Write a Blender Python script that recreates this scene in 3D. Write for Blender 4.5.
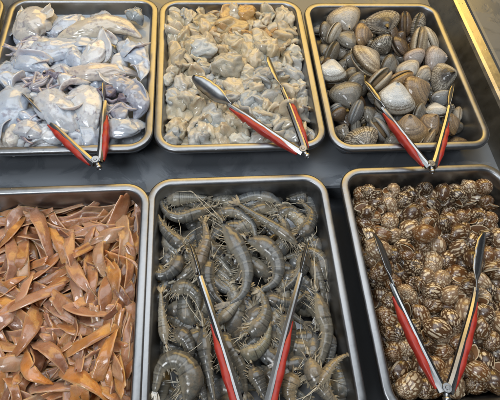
import bpy, math, random
from math import sin, cos, pi, radians, sqrt, exp
from mathutils import Vector, Matrix, Quaternion, Euler, noise

for o in list(bpy.data.objects):
    bpy.data.objects.remove(o, do_unlink=True)
SC = bpy.context.scene
COL = SC.collection

# ------------------------------------------------------------ camera, light, exposure
CAM_LOC = Vector((0.1144, -0.3653, 0.5177))
CAM_PITCH, CAM_YAW, CAM_ROLL, FPX = 0.5019, -0.1819, 0.1215, 420.877
CAM_M = Matrix.Rotation(CAM_YAW, 3, 'Z') @ Matrix.Rotation(CAM_PITCH, 3, 'X') @ Matrix.Rotation(CAM_ROLL, 3, 'Z')
cd = bpy.data.cameras.new("camera")
cam = bpy.data.objects.new("camera", cd)
COL.objects.link(cam)
cam.matrix_world = Matrix.Translation(CAM_LOC) @ CAM_M.to_4x4()
cd.sensor_fit = 'HORIZONTAL'; cd.sensor_width = 36.0; cd.lens = FPX / 500 * 36.0
cd.clip_start = 0.01; cd.clip_end = 50
SC.camera = cam

w = bpy.data.worlds.new("World"); SC.world = w; w.use_nodes = True
bg = w.node_tree.nodes["Background"]
bg.inputs[0].default_value = (0.36, 0.42, 0.50, 1); bg.inputs[1].default_value = 0.15

def area(name, loc, target, sx, sy, power, colour):
    l = bpy.data.lights.new(name, 'AREA'); l.shape = 'RECTANGLE'; l.size = sx; l.size_y = sy
    l.energy = power; l.color = colour
    o = bpy.data.objects.new(name, l); COL.objects.link(o); o.location = loc
    o.rotation_euler = (Vector(target) - Vector(loc)).to_track_quat('-Z', 'Y').to_euler()
    return o
area("daylight_softbox", (0.15, 0.30, 1.55), (0.15, 0.20, 0), 2.0, 0.95, 19.0, (0.87, 0.94, 1.0))
area("warm_market_lamp", (0.45, 1.55, 1.15), (0.2, 0.25, 0), 2.3, 0.95, 30.0, (1.0, 0.63, 0.15))
area("front_daylight", (-0.7, -0.9, 1.5), (0.1, 0.0, 0), 0.6, 0.5, 16.0, (0.92, 0.96, 1.0))
SC.view_settings.view_transform = 'Standard'; SC.view_settings.look = 'None'
SC.view_settings.exposure = 0.0; SC.view_settings.gamma = 1.0

def bp(u, v, z):
    """the point at height z that the photograph shows at (u, v), 500 x 400"""
    d = CAM_M @ Vector(((u - 250) / FPX, -(v - 200) / FPX, -1.0))
    return CAM_LOC + d * ((z - CAM_LOC.z) / d.z)

# ------------------------------------------------------------ helpers
def mesh_data(name, V, F, mat=None, smooth=True, attrs=None):
    m = bpy.data.meshes.new(name)
    m.from_pydata([tuple(v) for v in V], [], F)
    for k, vals in (attrs or {}).items():
        a = m.attributes.new(k, 'FLOAT', 'POINT')
        a.data.foreach_set('value', vals)
    if smooth:
        m.polygons.foreach_set('use_smooth', [True] * len(m.polygons))
    if mat: m.materials.append(mat)
    m.update()
    return m
def link(name, data, parent=None):
    o = bpy.data.objects.new(name, data); COL.objects.link(o)
    if parent is not None: o.parent = parent
    return o
def mk(name, V, F, mat, parent=None, smooth=True, attrs=None):
    return link(name, mesh_data(name, V, F, mat, smooth, attrs), parent)
def tag(o, label=None, cat=None, group=None, kind=None):
    if label: o['label'] = label
    if cat: o['category'] = cat
    if group: o['group'] = group
    if kind: o['kind'] = kind
    return o
def spline(P, n):
    """Catmull-Rom through P, n samples evenly in length"""
    P = [Vector(p) for p in P]
    Q = [P[0] * 2 - P[1]] + P + [P[-1] * 2 - P[-2]]
    fine = []
    for i in range(1, len(Q) - 2):
        for k in range(16):
            t = k / 16
            a, b, c, d = Q[i - 1], Q[i], Q[i + 1], Q[i + 2]
            fine.append(0.5 * ((2 * b) + (c - a) * t + (2 * a - 5 * b + 4 * c - d) * t * t + (3 * b - a - 3 * c + d) * t ** 3))
    fine.append(P[-1])
    L = [0]
    for i in range(1, len(fine)): L.append(L[-1] + (fine[i] - fine[i - 1]).length)
    out = []; j = 0
    for k in range(n):
        s = L[-1] * k / (n - 1)
        while j < len(L) - 2 and L[j + 1] < s: j += 1
        f = (s - L[j]) / max(L[j + 1] - L[j], 1e-9)
        out.append(fine[j].lerp(fine[j + 1], min(max(f, 0), 1)))
    return out
def tangents(P):
    T = []
    for i in range(len(P)):
        T.append((P[min(i + 1, len(P) - 1)] - P[max(i - 1, 0)]).normalized())
    return T
def loft(P, sect, side, n, capped=True):
    """P points, side(i,T) -> unit vector roughly across; sect(i,ang) -> (a,b) offsets along side / normal"""
    V, F, tt = [], [], []
    T = tangents(P); N = len(P)
    for i, p in enumerate(P):
        t = T[i]; s = side(i, t); s = (s - t * s.dot(t)).normalized(); u = t.cross(s)
        for k in range(n):
            a, b = sect(i, 2 * pi * k / n)
            V.append(p + s * a + u * b); tt.append(i / (N - 1))
    for i in range(N - 1):
        for k in range(n):
            k2 = (k + 1) % n
            F.append((i * n + k, i * n + k2, (i + 1) * n + k2, (i + 1) * n + k))
    if capped:
        F.append(tuple(range(n - 1, -1, -1))); F.append(tuple((N - 1) * n + k for k in range(n)))
    return V, F, tt
def tube(P, r0, r1, n=6, steps=None):
    P = spline(P, steps or max(6, 5 * len(P)))
    N = len(P)
    ref = Vector((0.3, 0.2, 0.93))
    return loft(P, lambda i, a: ((r0 + (r1 - r0) * i / (N - 1)) * cos(a), (r0 + (r1 - r0) * i / (N - 1)) * sin(a)),
                lambda i, t: ref if abs(t.dot(ref)) < .95 else Vector((1, 0, 0)), n)[:2]
def merge(parts):
    V, F = [], []
    for v, f in parts:
        b = len(V); V += list(v); F += [tuple(i + b for i in q) for q in f]
    return V, F
def nz(p, s=1.0, seed=0.0):
    return noise.noise(Vector(p) * s + Vector((seed * 13.7, seed * 7.3, seed * 3.1)))
def sstep(a, b, x):
    t = min(max((x - a) / (b - a), 0), 1); return t * t * (3 - 2 * t)

# ------------------------------------------------------------ materials
class M:
    def __init__(s, name):
        s.m = bpy.data.materials.new(name); s.m.use_nodes = True
        s.t = s.m.node_tree; s.b = s.t.nodes["Principled BSDF"]
    def n(s, typ, ins=None, **kw):
        x = s.t.nodes.new("ShaderNode" + typ)
        for k, v in kw.items(): setattr(x, k, v)
        for k, v in (ins or {}).items(): s.put(x.inputs[k], v)
        return x
    def put(s, sock, v):
        if isinstance(v, bpy.types.NodeSocket): s.t.links.new(v, sock)
        elif isinstance(v, bpy.types.Node): s.t.links.new(v.outputs[0], sock)
        else:
            if hasattr(sock.default_value, '__len__') and len(sock.default_value) == 4 and len(v) == 3: v = (*v, 1)
            sock.default_value = v
    def set(s, **kw):
        for k, v in kw.items(): s.put(s.b.inputs[k.replace('_', ' ')], v)
        return s
    def math(s, op, a, b=0.0, clamp=False):
        return s.n('Math', {0: a, 1: b}, operation=op, use_clamp=clamp)
    def mix(s, f, a, b, blend='MIX'):
        x = s.n('Mix', data_type='RGBA', blend_type=blend, clamp_factor=True)
        s.put(x.inputs[0], f); s.put(x.inputs[6], a); s.put(x.inputs[7], b)
        return x.outputs[2]
    def ramp(s, f, stops):
        x = s.n('ValToRGB', {0: f}); e = x.color_ramp.elements
        while len(e) < len(stops): e.new(0.5)
        for q, (p, c) in zip(e, stops): q.position = p; q.color = (*c, 1) if len(c) == 3 else c
        return x.outputs[0]
    def rmap(s, v, a, b, c=0.0, d=1.0):
        x = s.n('MapRange', {0: v, 1: a, 2: b, 3: c, 4: d}); return x.outputs[0]
    def noise(s, vec, scale, detail=3, rough=.55, dist=0.0):
        return s.n('TexNoise', {'Vector': vec, 'Scale': scale, 'Detail': detail, 'Roughness': rough, 'Distortion': dist}).outputs[0]
    def objco(s, rnd=True):
        tc = s.n('TexCoord').outputs['Object']
        if not rnd: return tc
        r = s.n('ObjectInfo').outputs['Random']
        return s.n('VectorMath', {0: tc, 1: s.n('CombineXYZ', {0: s.math('MULTIPLY', r, 7.0), 1: s.math('MULTIPLY', r, 13.0), 2: s.math('MULTIPLY', r, 3.0)}).outputs[0]}, operation='ADD').outputs[0]
    def attr(s, name, typ='GEOMETRY'):
        return s.n('Attribute', attribute_name=name, attribute_type=typ).outputs['Fac']
    def rnd(s): return s.n('ObjectInfo').outputs['Random']
    def col(s): return s.n('ObjectInfo').outputs['Color']
    def bump(s, h, strength=.4, dist=.001, prev=None):
        ins = {'Height': h, 'Strength': strength, 'Distance': dist}
        x = s.n('Bump', ins)
        if prev is not None: s.put(x.inputs['Normal'], prev)
        s.put(s.b.inputs['Normal'], x.outputs[0]); return x.outputs[0]

def steel(name, base, rough, smear=.12, bumpy=0.0006, metallic=1.0):
    m = M(name); c = m.objco(False)
    n1 = m.noise(c, 9, 4); n2 = m.noise(c, 60, 4); n3 = m.noise(c, 340, 2)
    d = m.math('MULTIPLY', m.math('ADD', m.math('MULTIPLY', n1, .6), m.math('MULTIPLY', n2, .4)), 1.0)
    m.set(Base_Color=m.mix(m.rmap(d, .3, .7), tuple(x * .72 for x in base), tuple(min(1, x * 1.15) for x in base)),
          Metallic=metallic, Roughness=m.rmap(m.math('ADD', d, m.math('MULTIPLY', n3, .25)), .35, .85, rough - smear, rough + smear))
    dv = m.n('TexVoronoi', {'Vector': c, 'Scale': 150.0}).outputs[0]
    drop = m.math('MULTIPLY', m.rmap(dv, .26, .08), m.rmap(m.noise(c, 16, 2), .56, .63))
    m.bump(m.math('ADD', m.math('MULTIPLY', n1, 4.0), m.math('ADD', m.math('ADD', n2, m.math('MULTIPLY', drop, .8)), m.math('MULTIPLY', n3, .12))), .35, bumpy)
    return m.m
MAT = {}
def build_materials():
    MAT['pan'] = steel('pan_steel', (0.33, 0.335, 0.345), .38, .09)
    MAT['tong'] = steel('tong_steel', (0.37, 0.37, 0.37), .30, .08, .0003)
    MAT['pin'] = steel('pin_steel', (0.42, 0.42, 0.42), .3)
    MAT['rail'] = steel('rail_steel', (0.50, 0.49, 0.46), .30, .1)
    # counter: dark sheet metal with water standing on it
    m = M('wet_counter'); c = m.objco(False)
    w1 = m.noise(c, 14, 5, .6, .8); w2 = m.noise(c, 55, 3)
    wet = m.rmap(w1, .48, .56)
    m.set(Base_Color=m.mix(wet, (.150, .163, .180), (.120, .133, .150)), Metallic=.25, Roughness=m.mix(wet, (.42,) * 3, (.24,) * 3))
    m.bump(m.math('ADD', m.math('MULTIPLY', wet, .8), m.math('MULTIPLY', w2, .3)), .25, .0008)
    MAT['counter'] = m.m
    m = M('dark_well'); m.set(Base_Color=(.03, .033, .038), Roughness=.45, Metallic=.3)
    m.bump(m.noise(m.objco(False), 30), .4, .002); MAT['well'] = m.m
    # red rubbery grips
    m = M('red_grip'); c = m.objco(False); n = m.noise(c, 120, 3)
    m.set(Base_Color=m.mix(m.rmap(n, .35, .7), (.33, .020, .012), (.44, .040, .022)), Roughness=m.rmap(n, .3, .7, .30, .5))
    m.bump(n, .15, .0005); MAT['grip'] = m.m
    # snail shell
    m = M('snail_shell'); c = m.objco(); r = m.rnd()
    ul = m.attr('along'); vv = m.attr('across')
    uv = m.n('CombineXYZ', {0: m.math('MULTIPLY', ul, 2.3), 1: m.math('ADD', m.math('MULTIPLY', vv, 6.2), m.math('MULTIPLY', r, 40.0)), 2: m.math('MULTIPLY', r, 11.0)}).outputs[0]
    v1 = m.n('TexVoronoi', {'Vector': uv, 'Scale': 1.4, 'Randomness': .9}, feature='DISTANCE_TO_EDGE').outputs[0]
    nn = m.noise(uv, 3.0, 5, .65, .7); nb = m.noise(c, 90, 3)
    blot = m.rmap(m.math('ADD', m.math('MULTIPLY', v1, .85), m.math('MULTIPLY', nn, .75)), .50, .57)
    amount = m.rmap(m.math('FRACT', m.math('MULTIPLY', r, 3.7)), 0, 1, -.55, .22)
    blot = m.math('ADD', blot, amount, True)
    cream = m.mix(m.noise(uv, .7, 2), (.62, .45, .25), (.88, .78, .60))
    brown = m.mix(m.rmap(m.math('FRACT', m.math('MULTIPLY', r, 7.3)), 0, 1), (.030, .014, .006), (.19, .080, .024))
    grow = m.n('TexWave', {'Vector': uv, 'Scale': 2.6, 'Distortion': 1.5, 'Detail': 2}).outputs[1]
    base = m.mix(blot, brown, cream)
    base = m.mix(m.math('MULTIPLY', m.rmap(nb, .5, .75), .30), base, (.20, .12, .05))
    m.set(Base_Color=m.mix(m.math('MULTIPLY', grow, .18), base, (.05, .03, .018)), Roughness=m.rmap(nn, .3, .7, .16, .36), Coat_Weight=.6, Coat_Roughness=.06)
    m.bump(m.math('ADD', m.math('MULTIPLY', grow, .5), m.math('MULTIPLY', nb, .6)), .30, .0004)
    MAT['snail'] = m.m
    m = M('snail_lip'); n = m.noise(m.objco(), 120, 3)
    m.set(Base_Color=m.mix(n, (.55, .42, .27), (.72, .62, .46)), Roughness=.22); MAT['lip'] = m.m
    m = M('operculum'); c = m.objco(); n = m.noise(c, 160, 4)
    m.set(Base_Color=m.mix(n, (.07, .030, .012), (.24, .11, .04)), Roughness=.3); m.bump(n, .4, .0006); MAT['operculum'] = m.m
    # clam shell: tint from obj.color, zig / worn from custom properties on the valve
    m = M('clam_shell'); c = m.objco(); g = m.attr('growth'); th = m.attr('theta')
    tint = m.col(); zig = m.attr('zig', 'OBJECT'); worn = m.attr('worn', 'OBJECT'); r = m.rnd()
    n1 = m.noise(c, 45, 4); n2 = m.noise(c, 220, 3)
    gg = m.math('ADD', g, m.math('MULTIPLY', m.math('SUBTRACT', m.noise(c, 18, 3), .5), .16))
    ph = m.math('MULTIPLY', r, 20.0)
    bandv = m.n('CombineXYZ', {0: m.math('MULTIPLY', gg, 9.0), 1: ph, 2: 0.0}).outputs[0]
    band = m.rmap(m.noise(bandv, 2.0, 3, .7), .45, .58)
    ridges = m.math('MULTIPLY', m.math('SINE', m.math('MULTIPLY', m.math('ADD', gg, m.math('MULTIPLY', n1, .04)), 95.0)), m.rmap(m.noise(c, 26, 2), .35, .65, .15, 1.0))
    dark = m.mix(1.0, tint, (.27, .21, .16), 'MULTIPLY')
    base = m.mix(m.math('MULTIPLY', band, .85), tint, dark)
    base = m.mix(m.math('MULTIPLY', m.rmap(n1, .42, .70), .45), base, (.10, .085, .06))
    zv = m.n('CombineXYZ', {0: m.math('MULTIPLY', th, 5.0), 1: m.math('MULTIPLY', gg, 7.0), 2: ph}).outputs[0]
    zz = m.n('TexWave', {'Vector': zv, 'Scale': .32, 'Distortion': 11.0, 'Detail': 3, 'Detail Scale': 1.6}, bands_direction='X').outputs[1]
    base = m.mix(m.math('MULTIPLY', m.rmap(zz, .42, .58), zig), base, (.030, .024, .020))
    wn = m.rmap(m.math('ADD', g, m.math('MULTIPLY', m.math('SUBTRACT', n1, .5), .7)), .76, .62)
    base = m.mix(m.math('MULTIPLY', wn, worn), base, (.84, .85, .83))
    base = m.mix(m.math('MULTIPLY', m.rmap(ridges, -.3, -1.0), .38), base, (.09, .07, .05))
    um = m.math('MULTIPLY', m.rmap(m.math('ADD', g, m.math('MULTIPLY', n1, .35)), .78, .52), m.attr('heart', 'OBJECT'))
    base = m.mix(m.math('MULTIPLY', um, .92), base, (.028, .022, .018))
    speck = m.rmap(m.math('ADD', m.math('MULTIPLY', m.noise(c, 130, 4, .7), .6), m.math('MULTIPLY', n1, .45)), .54, .64)
    base = m.mix(m.math('MULTIPLY', speck, .70), base, (.07, .055, .04))
    m.set(Base_Color=base, Roughness=m.rmap(n2, .3, .7, (.14), .36), Coat_Weight=.55, Coat_Roughness=.08)
    m.bump(m.math('ADD', m.math('MULTIPLY', ridges, .50), m.math('ADD', m.math('MULTIPLY', n1, .9), m.math('MULTIPLY', n2, .3))), .45, .0006)
    MAT['clam'] = m.m
    m = M('clam_inside'); n = m.noise(m.objco(), 60, 3)
    m.set(Base_Color=m.mix(n, (.62, .57, .44), (.74, .71, .60)), Roughness=.25); MAT['clam_in'] = m.m
    m = M('clam_flesh'); n = m.noise(m.objco(), 130, 4)
    m.set(Base_Color=m.mix(n, (.10, .07, .04), (.42, .29, .16)), Roughness=.2, Subsurface_Weight=.2, Subsurface_Scale=.004); m.bump(n, .6, .002); MAT['flesh'] = m.m
    # pale wet cephalopod flesh; tint from obj.color
    def wetflesh(name, spot, spotamt, bumpd, sss=.35, radius=(1, .75, .6), scale1=30, rough=(.16, .40), film=.5):
        m = M(name); c = m.objco(); n1 = m.noise(c, scale1, 4, .6, .5); n2 = m.noise(c, 190, 4); n3 = m.noise(c, 520, 2)
        base = m.mix(m.rmap(n1, .30, .72), m.mix(1.0, m.col(), (.80, .79, .78), 'MULTIPLY'), m.col())
        base = m.mix(m.math('MULTIPLY', m.rmap(m.math('ADD', m.math('MULTIPLY', n2, .6), m.math('MULTIPLY', n1, .5)), .58, .74), spotamt), base, spot)
        m.set(Base_Color=base, Roughness=m.rmap(n2, .3, .7, *rough), Subsurface_Weight=sss, Subsurface_Radius=radius, Subsurface_Scale=.008,
              Coat_Weight=film, Coat_Roughness=.07, Specular_IOR_Level=.5)
        m.bump(m.math('ADD', n1, m.math('ADD', m.math('MULTIPLY', n2, .55), m.math('MULTIPLY', n3, .16))), .55, bumpd)
        return m.m
    MAT['squid'] = wetflesh('squid_flesh', (.14, .11, .17), .70, .0013, .75, rough=(.12, .32), film=.7)
    MAT['ink'] = wetflesh('squid_head_flesh', (.035, .025, .05), .9, .003, .2)
    MAT['bit'] = wetflesh('shelled_meat', (.52, .44, .31), .30, .0022, .8, rough=(.12, .30), film=.9)
    m = M('eye'); m.set(Base_Color=(.008, .008, .012), Roughness=.08); MAT['eye'] = m.m
    m = M('cloudy_water'); c = m.objco(False); n = m.noise(c, 90, 4)
    m.set(Base_Color=(.62, .68, .74), Roughness=.06, Alpha=.62, Specular_IOR_Level=.6); m.bump(n, .3, .003); MAT['water'] = m.m
    m = M('bubble'); m.set(Base_Color=(.85, .9, .95), Roughness=.03, Alpha=.35, Specular_IOR_Level=.9); MAT['bubble'] = m.m
    # brown translucent strips
    m = M('brown_strip'); c = m.objco(); a = m.attr('along'); b = m.attr('across'); r = m.rnd()
    sv = m.n('CombineXYZ', {0: m.math('MULTIPLY', a, 1.3), 1: m.math('MULTIPLY', b, 2.6), 2: m.math('MULTIPLY', r, 30.0)}).outputs[0]
    f = m.noise(c, 34, 4, .6, .8); n1 = m.noise(c, 55, 4); n2 = m.noise(c, 260, 3)
    base = m.mix(m.rmap(f, .3, .7), m.mix(1.0, m.col(), (.56, .48, .46), 'MULTIPLY'), m.col())
    base = m.mix(m.math('MULTIPLY', m.rmap(n1, .48, .70), .55), base, (.50, .29, .19))
    edge = m.rmap(m.math('ABSOLUTE', b), .72, 1.0)
    base = m.mix(m.math('MULTIPLY', edge, .60), base, (.66, .40, .22))
    m.set(Base_Color=base, Roughness=m.rmap(n2, .35, .65, .26, .55), Subsurface_Weight=.75, Subsurface_Radius=(1, .42, .20), Subsurface_Scale=.006,
          Coat_Weight=.75, Coat_Roughness=.11, Transmission_Weight=.0)
    m.bump(m.math('ADD', m.math('MULTIPLY', f, .5), m.math('ADD', m.math('MULTIPLY', n1, 1.4), m.math('MULTIPLY', n2, .55))), .60, .0022)
    MAT['strip'] = m.m
    # shrimp
    m = M('shrimp_shell'); c = m.objco(); t = m.attr('t'); d = m.attr('dors'); n1 = m.noise(c, 70, 4); n2 = m.noise(c, 420, 3)
    seg = m.math('FRACT', m.math('MULTIPLY', m.math('SUBTRACT', t, .36), 10.7))
    inab = m.rmap(t, .355, .375)
    line = m.math('MULTIPLY', m.rmap(seg, .80, .98), inab)
    base = m.mix(m.rmap(n1, .3, .7), m.mix(1.0, m.col(), (.62, .62, .62), 'MULTIPLY'), m.col())
    base = m.mix(m.math('MULTIPLY', line, .45), base, (.035, .035, .038))
    base = m.mix(m.math('MULTIPLY', m.rmap(n2, .52, .62), .45), base, (.05, .048, .045))
    belly = m.rmap(d, -.25, -.9)
    base = m.mix(m.math('MULTIPLY', m.rmap(d, .2, .95), .40), base, (.065, .068, .066))
    car = m.math('MULTIPLY', m.rmap(t, .36, .345), m.rmap(m.noise(c, 110, 4, .7), .44, .60))
    base = m.mix(m.math('MULTIPLY', car, .45), base, (.24, .185, .12))
    gap = m.math('MULTIPLY', m.rmap(t, .335, .345), m.rmap(t, .365, .355))
    base = m.mix(m.math('MULTIPLY', gap, .7), base, (.03, .028, .025))
    pl = m.math('MULTIPLY', m.math('MULTIPLY', m.rmap(seg, .62, .80), m.rmap(seg, .90, .82)), inab)
    base = m.mix(m.math('MULTIPLY', pl, .22), base, (.46, .44, .36))
    base = m.mix(m.math('MULTIPLY', belly, .55), base, (.42, .37, .27))
    m.set(Base_Color=base, Roughness=m.rmap(n1, .3, .7, .14, .34), Subsurface_Weight=.45, Subsurface_Radius=(1, .9, .75), Subsurface_Scale=.006, Coat_Weight=.30, Coat_Roughness=.16)
    m.bump(m.math('ADD', m.math('MULTIPLY', n1, 1.0), m.math('MULTIPLY', n2, .35)), .45, .0008); MAT['shrimp'] = m.m
    m = M('shrimp_limb'); n = m.noise(m.objco(), 200, 2)
    m.set(Base_Color=m.mix(m.rmap(n, .35, .65), (.13, .115, .085), (.48, .43, .33)), Roughness=.3); MAT['limb'] = m.m
    m = M('shrimp_feeler'); m.set(Base_Color=(.58, .54, .44), Roughness=.35); MAT['feeler'] = m.m
    m = M('shrimp_tail'); c = m.objco(); n = m.noise(c, 150, 4)
    m.set(Base_Color=m.mix(m.rmap(n, .35, .65), (.10, .09, .075), (.38, .32, .22)), Roughness=.22); m.bump(n, .4, .001); MAT['tail'] = m.m
build_materials()

# ------------------------------------------------------------ trays
TW, TD = 0.265, 0.3446
def rrect(x0, x1, y0, y1, r, nc=9):
    P = []
    for cx, cy, a0 in ((x1 - r, y1 - r, 0), (x0 + r, y1 - r, 90), (x0 + r, y0 + r, 180), (x1 - r, y0 + r, 270)):
        for k in range(nc):
            a = radians(a0 + 90 * k / (nc - 1)); P.append((cx + r * cos(a), cy + r * sin(a)))
    return P
def make_tray(depth):
    D = depth
    prof = [(.034, -D), (.030, -D), (.0225, -D + .004), (.0200, -D + .012), (.0128, -.0075), (.0122, -.0048), (.0035, -.0044), (.0030, -.0075), (.0004, -.0080),
            (.0000, -.0070), (.0000, -.0028), (.0008, -.0010), (.0026, .0000), (.0096, .0000), (.0114, -.0008), (.0126, -.0030), (.0136, -.0075),
            (.0212, -D + .012), (.0236, -D + .0050), (.0262, -D + .0022), (.0300, -D + .0014), (.036, -D + .0012)]
    V, F = [], []; n = 36
    for d, z in prof:
        for x, y in rrect(d, TW - d, d, TD - d, max(.036 - d, .014)):
            V.append((x, y, z))
    for i in range(len(prof) - 1):
        for k in range(n):
            k2 = (k + 1) % n
            F.append((i * n + k, i * n + k2, (i + 1) * n + k2, (i + 1) * n + k))
    F.append(tuple(range(n - 1, -1, -1))); b = (len(prof) - 1) * n; F.append(tuple(b + k for k in range(n)))
    return mesh_data('tray', V, F, MAT['pan'])
TRAYS = {1: (-.2374, .0054, 0, .046), 2: (.0289, .0012, 0, .046), 3: (.2974, -.0066, 0, .046),
         4: (-.2400, -.0350 - TD - .0073, -.0135, .066), 5: (.0202, -.0350 - TD, -.0160, .066), 6: (.3050, -.0350 - TD + .0071, -.0150, .066)}

# ------------------------------------------------------------ shells, bits, strips (unit prototypes; sizes in metres)
def snail_meshes(seed=0, fat=1.0):
    rr = random.Random(seed)
    W, PER, n = 4.6, 26, 16
    N = int(W * PER); a = math.log(1.66) / (2 * pi)
    V, F, al, ac = [], [], [], []
    def ring(phi, shr=1.0, back=0.0):
        r = exp(a * (phi - 2 * pi * W)); p = phi - back
        R = r * .33; cz = -r * .93
        out = []
        for k in range(n):
            t = 2 * pi * k / n
            ex, ez = .40 * fat * r * cos(t) * shr, .62 * r * sin(t) * shr
            e_ = min(1, max(0, (phi - 2 * pi * W + 1.1) / 1.1)); ex *= 1 - .30 * e_; ez *= 1 - .22 * e_
            if sin(t) < 0: ez *= 1.18; ex *= (1 - .22 * sin(t) ** 2)
            kx = 1 + .02 * sin(phi * 9 + k)
            out.append(Vector(((R + ex) * cos(p) * kx, (R + ex) * sin(p) * kx, cz + ez)))
        return out
    for i in range(N + 1):
        phi = 2 * pi * i / PER
        for k, v in enumerate(ring(phi)):
            V.append(v); al.append(phi * 1.0); ac.append(k / n if k <= n / 2 else 1 - k / n)
    for i in range(N):
        for k in range(n):
            k2 = (k + 1) % n
            F.append((i * n + k, i * n + k2, (i + 1) * n + k2, (i + 1) * n + k))
    phi = 2 * pi * W
    lipV, lipF = [], []
    rings = [ring(phi), ring(phi + .03, 1.015), ring(phi + .045, .97), ring(phi + .03, .84), ring(phi - .30, .70)]
    for q in rings: lipV += q
    for i in range(len(rings) - 1):
        for k in range(n):
            k2 = (k + 1) % n
            lipF.append((i * n + k, i * n + k2, (i + 1) * n + k2, (i + 1) * n + k))
    op = ring(phi - .01, .93); cen = sum(op, Vector()) / n
    opV = op + [cen + (v - cen) * .5 + (Vector((sin(phi), -cos(phi), 0)) * -.03) for v in op] + [cen - Vector((sin(phi), -cos(phi), 0)) * .02]
    opF = []
    for k in range(n):
        k2 = (k + 1) % n
        opF.append((k, k2, n + k2, n + k)); opF.append((n + k, n + k2, 2 * n))
    zs = [v.z for v in V]; mid = Vector((0, 0, (max(zs) + min(zs)) / 2)); sc = 1.0 / (max(zs) - min(zs))
    f = lambda L: [(v - mid) * sc for v in L]
    return (mesh_data('shell', f(V), F, MAT['snail'], attrs={'along': al, 'across': ac}),
            mesh_data('lip', f(lipV), lipF, MAT['lip']), mesh_data('operculum', f(opV), opF, MAT['operculum']))

CLAM_R = {}
def clam_r(th):
    # rounded triangle: narrow towards the beak, full towards the opening
    key = round(th, 4)
    if key not in CLAM_R:
        lo, hi = .1, 1.6
        for _ in range(26):
            r = (lo + hi) / 2; x, y = r * cos(th), r * sin(th)
            x -= .14 * max(0, y)
            f = (abs(x) / (1 - .46 * sstep(-.25, .95, y))) ** 2.15 + (abs(y) / (.86 if y > 0 else .70)) ** 2.15 - 1
            if f > 0: hi = r
            else: lo = r
        CLAM_R[key] = lo * (1 + .035 * cos(th))
    return CLAM_R[key]
def clam_valve(H, seed, sign):
    U = Vector((.13, .825)); nr, nt = 15, 44
    V, g, th_ = [], [], []
    def dome(x, y):
        rho = sqrt(x * x + y * y); th = math.atan2(y, x)
        q = min(1, rho / clam_r(th))
        return H * (max(0, 1 - q ** 2.2) ** .62)
    def pt(s, k):
        th = 2 * pi * k / nt; R = clam_r(th); P = Vector((R * cos(th), R * sin(th)))
        q = U + (P - U) * s
        z = dome(q.x, q.y)
        z += .07 * H * exp(-((q - U).length / .30) ** 2)            # beak
        lift = .025 * exp(-((q - U).length / .16) ** 2)
        z *= 1 + .02 * sin(s * 34) * (1 if s > .25 else 0)
        z += .02 * nz((q.x, q.y, 0), 2.3, seed) * (1 - s ** 6)
        return Vector((q.x, q.y + lift, z))
    for i in range(nr + 1):
        s = .04 + .96 * (i / nr) ** .8
        for k in range(nt):
            p = pt(s, k); V.append(Vector((p.x, p.y, sign * (p.z + .004)))); g.append(s); th_.append(abs(k / nt - .25) * 6)
    F = []
    for i in range(nr):
        for k in range(nt):
            k2 = (k + 1) % nt
            F.append((i * nt + k, i * nt + k2, (i + 1) * nt + k2, (i + 1) * nt + k))
    F.append(tuple(range(nt)))
    b = len(V); no = len(F)
    for s in (.96, .80, .5, .2):
        for k in range(nt):
            p = pt(s, k); V.append(Vector((p.x, p.y, sign * max(p.z * .80 - .02, .004 if s > .9 else 0.0)))); g.append(1.0); th_.append(0)
    for k in range(nt):
        k2 = (k + 1) % nt
        F.append((nr * nt + k, nr * nt + k2, b + k2, b + k))
    for i in range(3):
        for k in range(nt):
            k2 = (k + 1) % nt
            F.append((b + i * nt + k, b + i * nt + k2, b + (i + 1) * nt + k2, b + (i + 1) * nt + k))
    F.append(tuple(b + 3 * nt + k for k in range(nt)))
    if sign < 0: F = [tuple(reversed(f)) for f in F]
    # local: length x, ventral margin +y
    V = [Vector((v.x, -v.y, v.z)) for v in V]; F = [tuple(reversed(f)) for f in F]
    m = mesh_data('valve', V, F, MAT['clam'], attrs={'growth': g, 'theta': th_})
    m.materials.append(MAT['clam_in'])
    for p in m.polygons[no:]: p.material_index = 1
    return m

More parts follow.
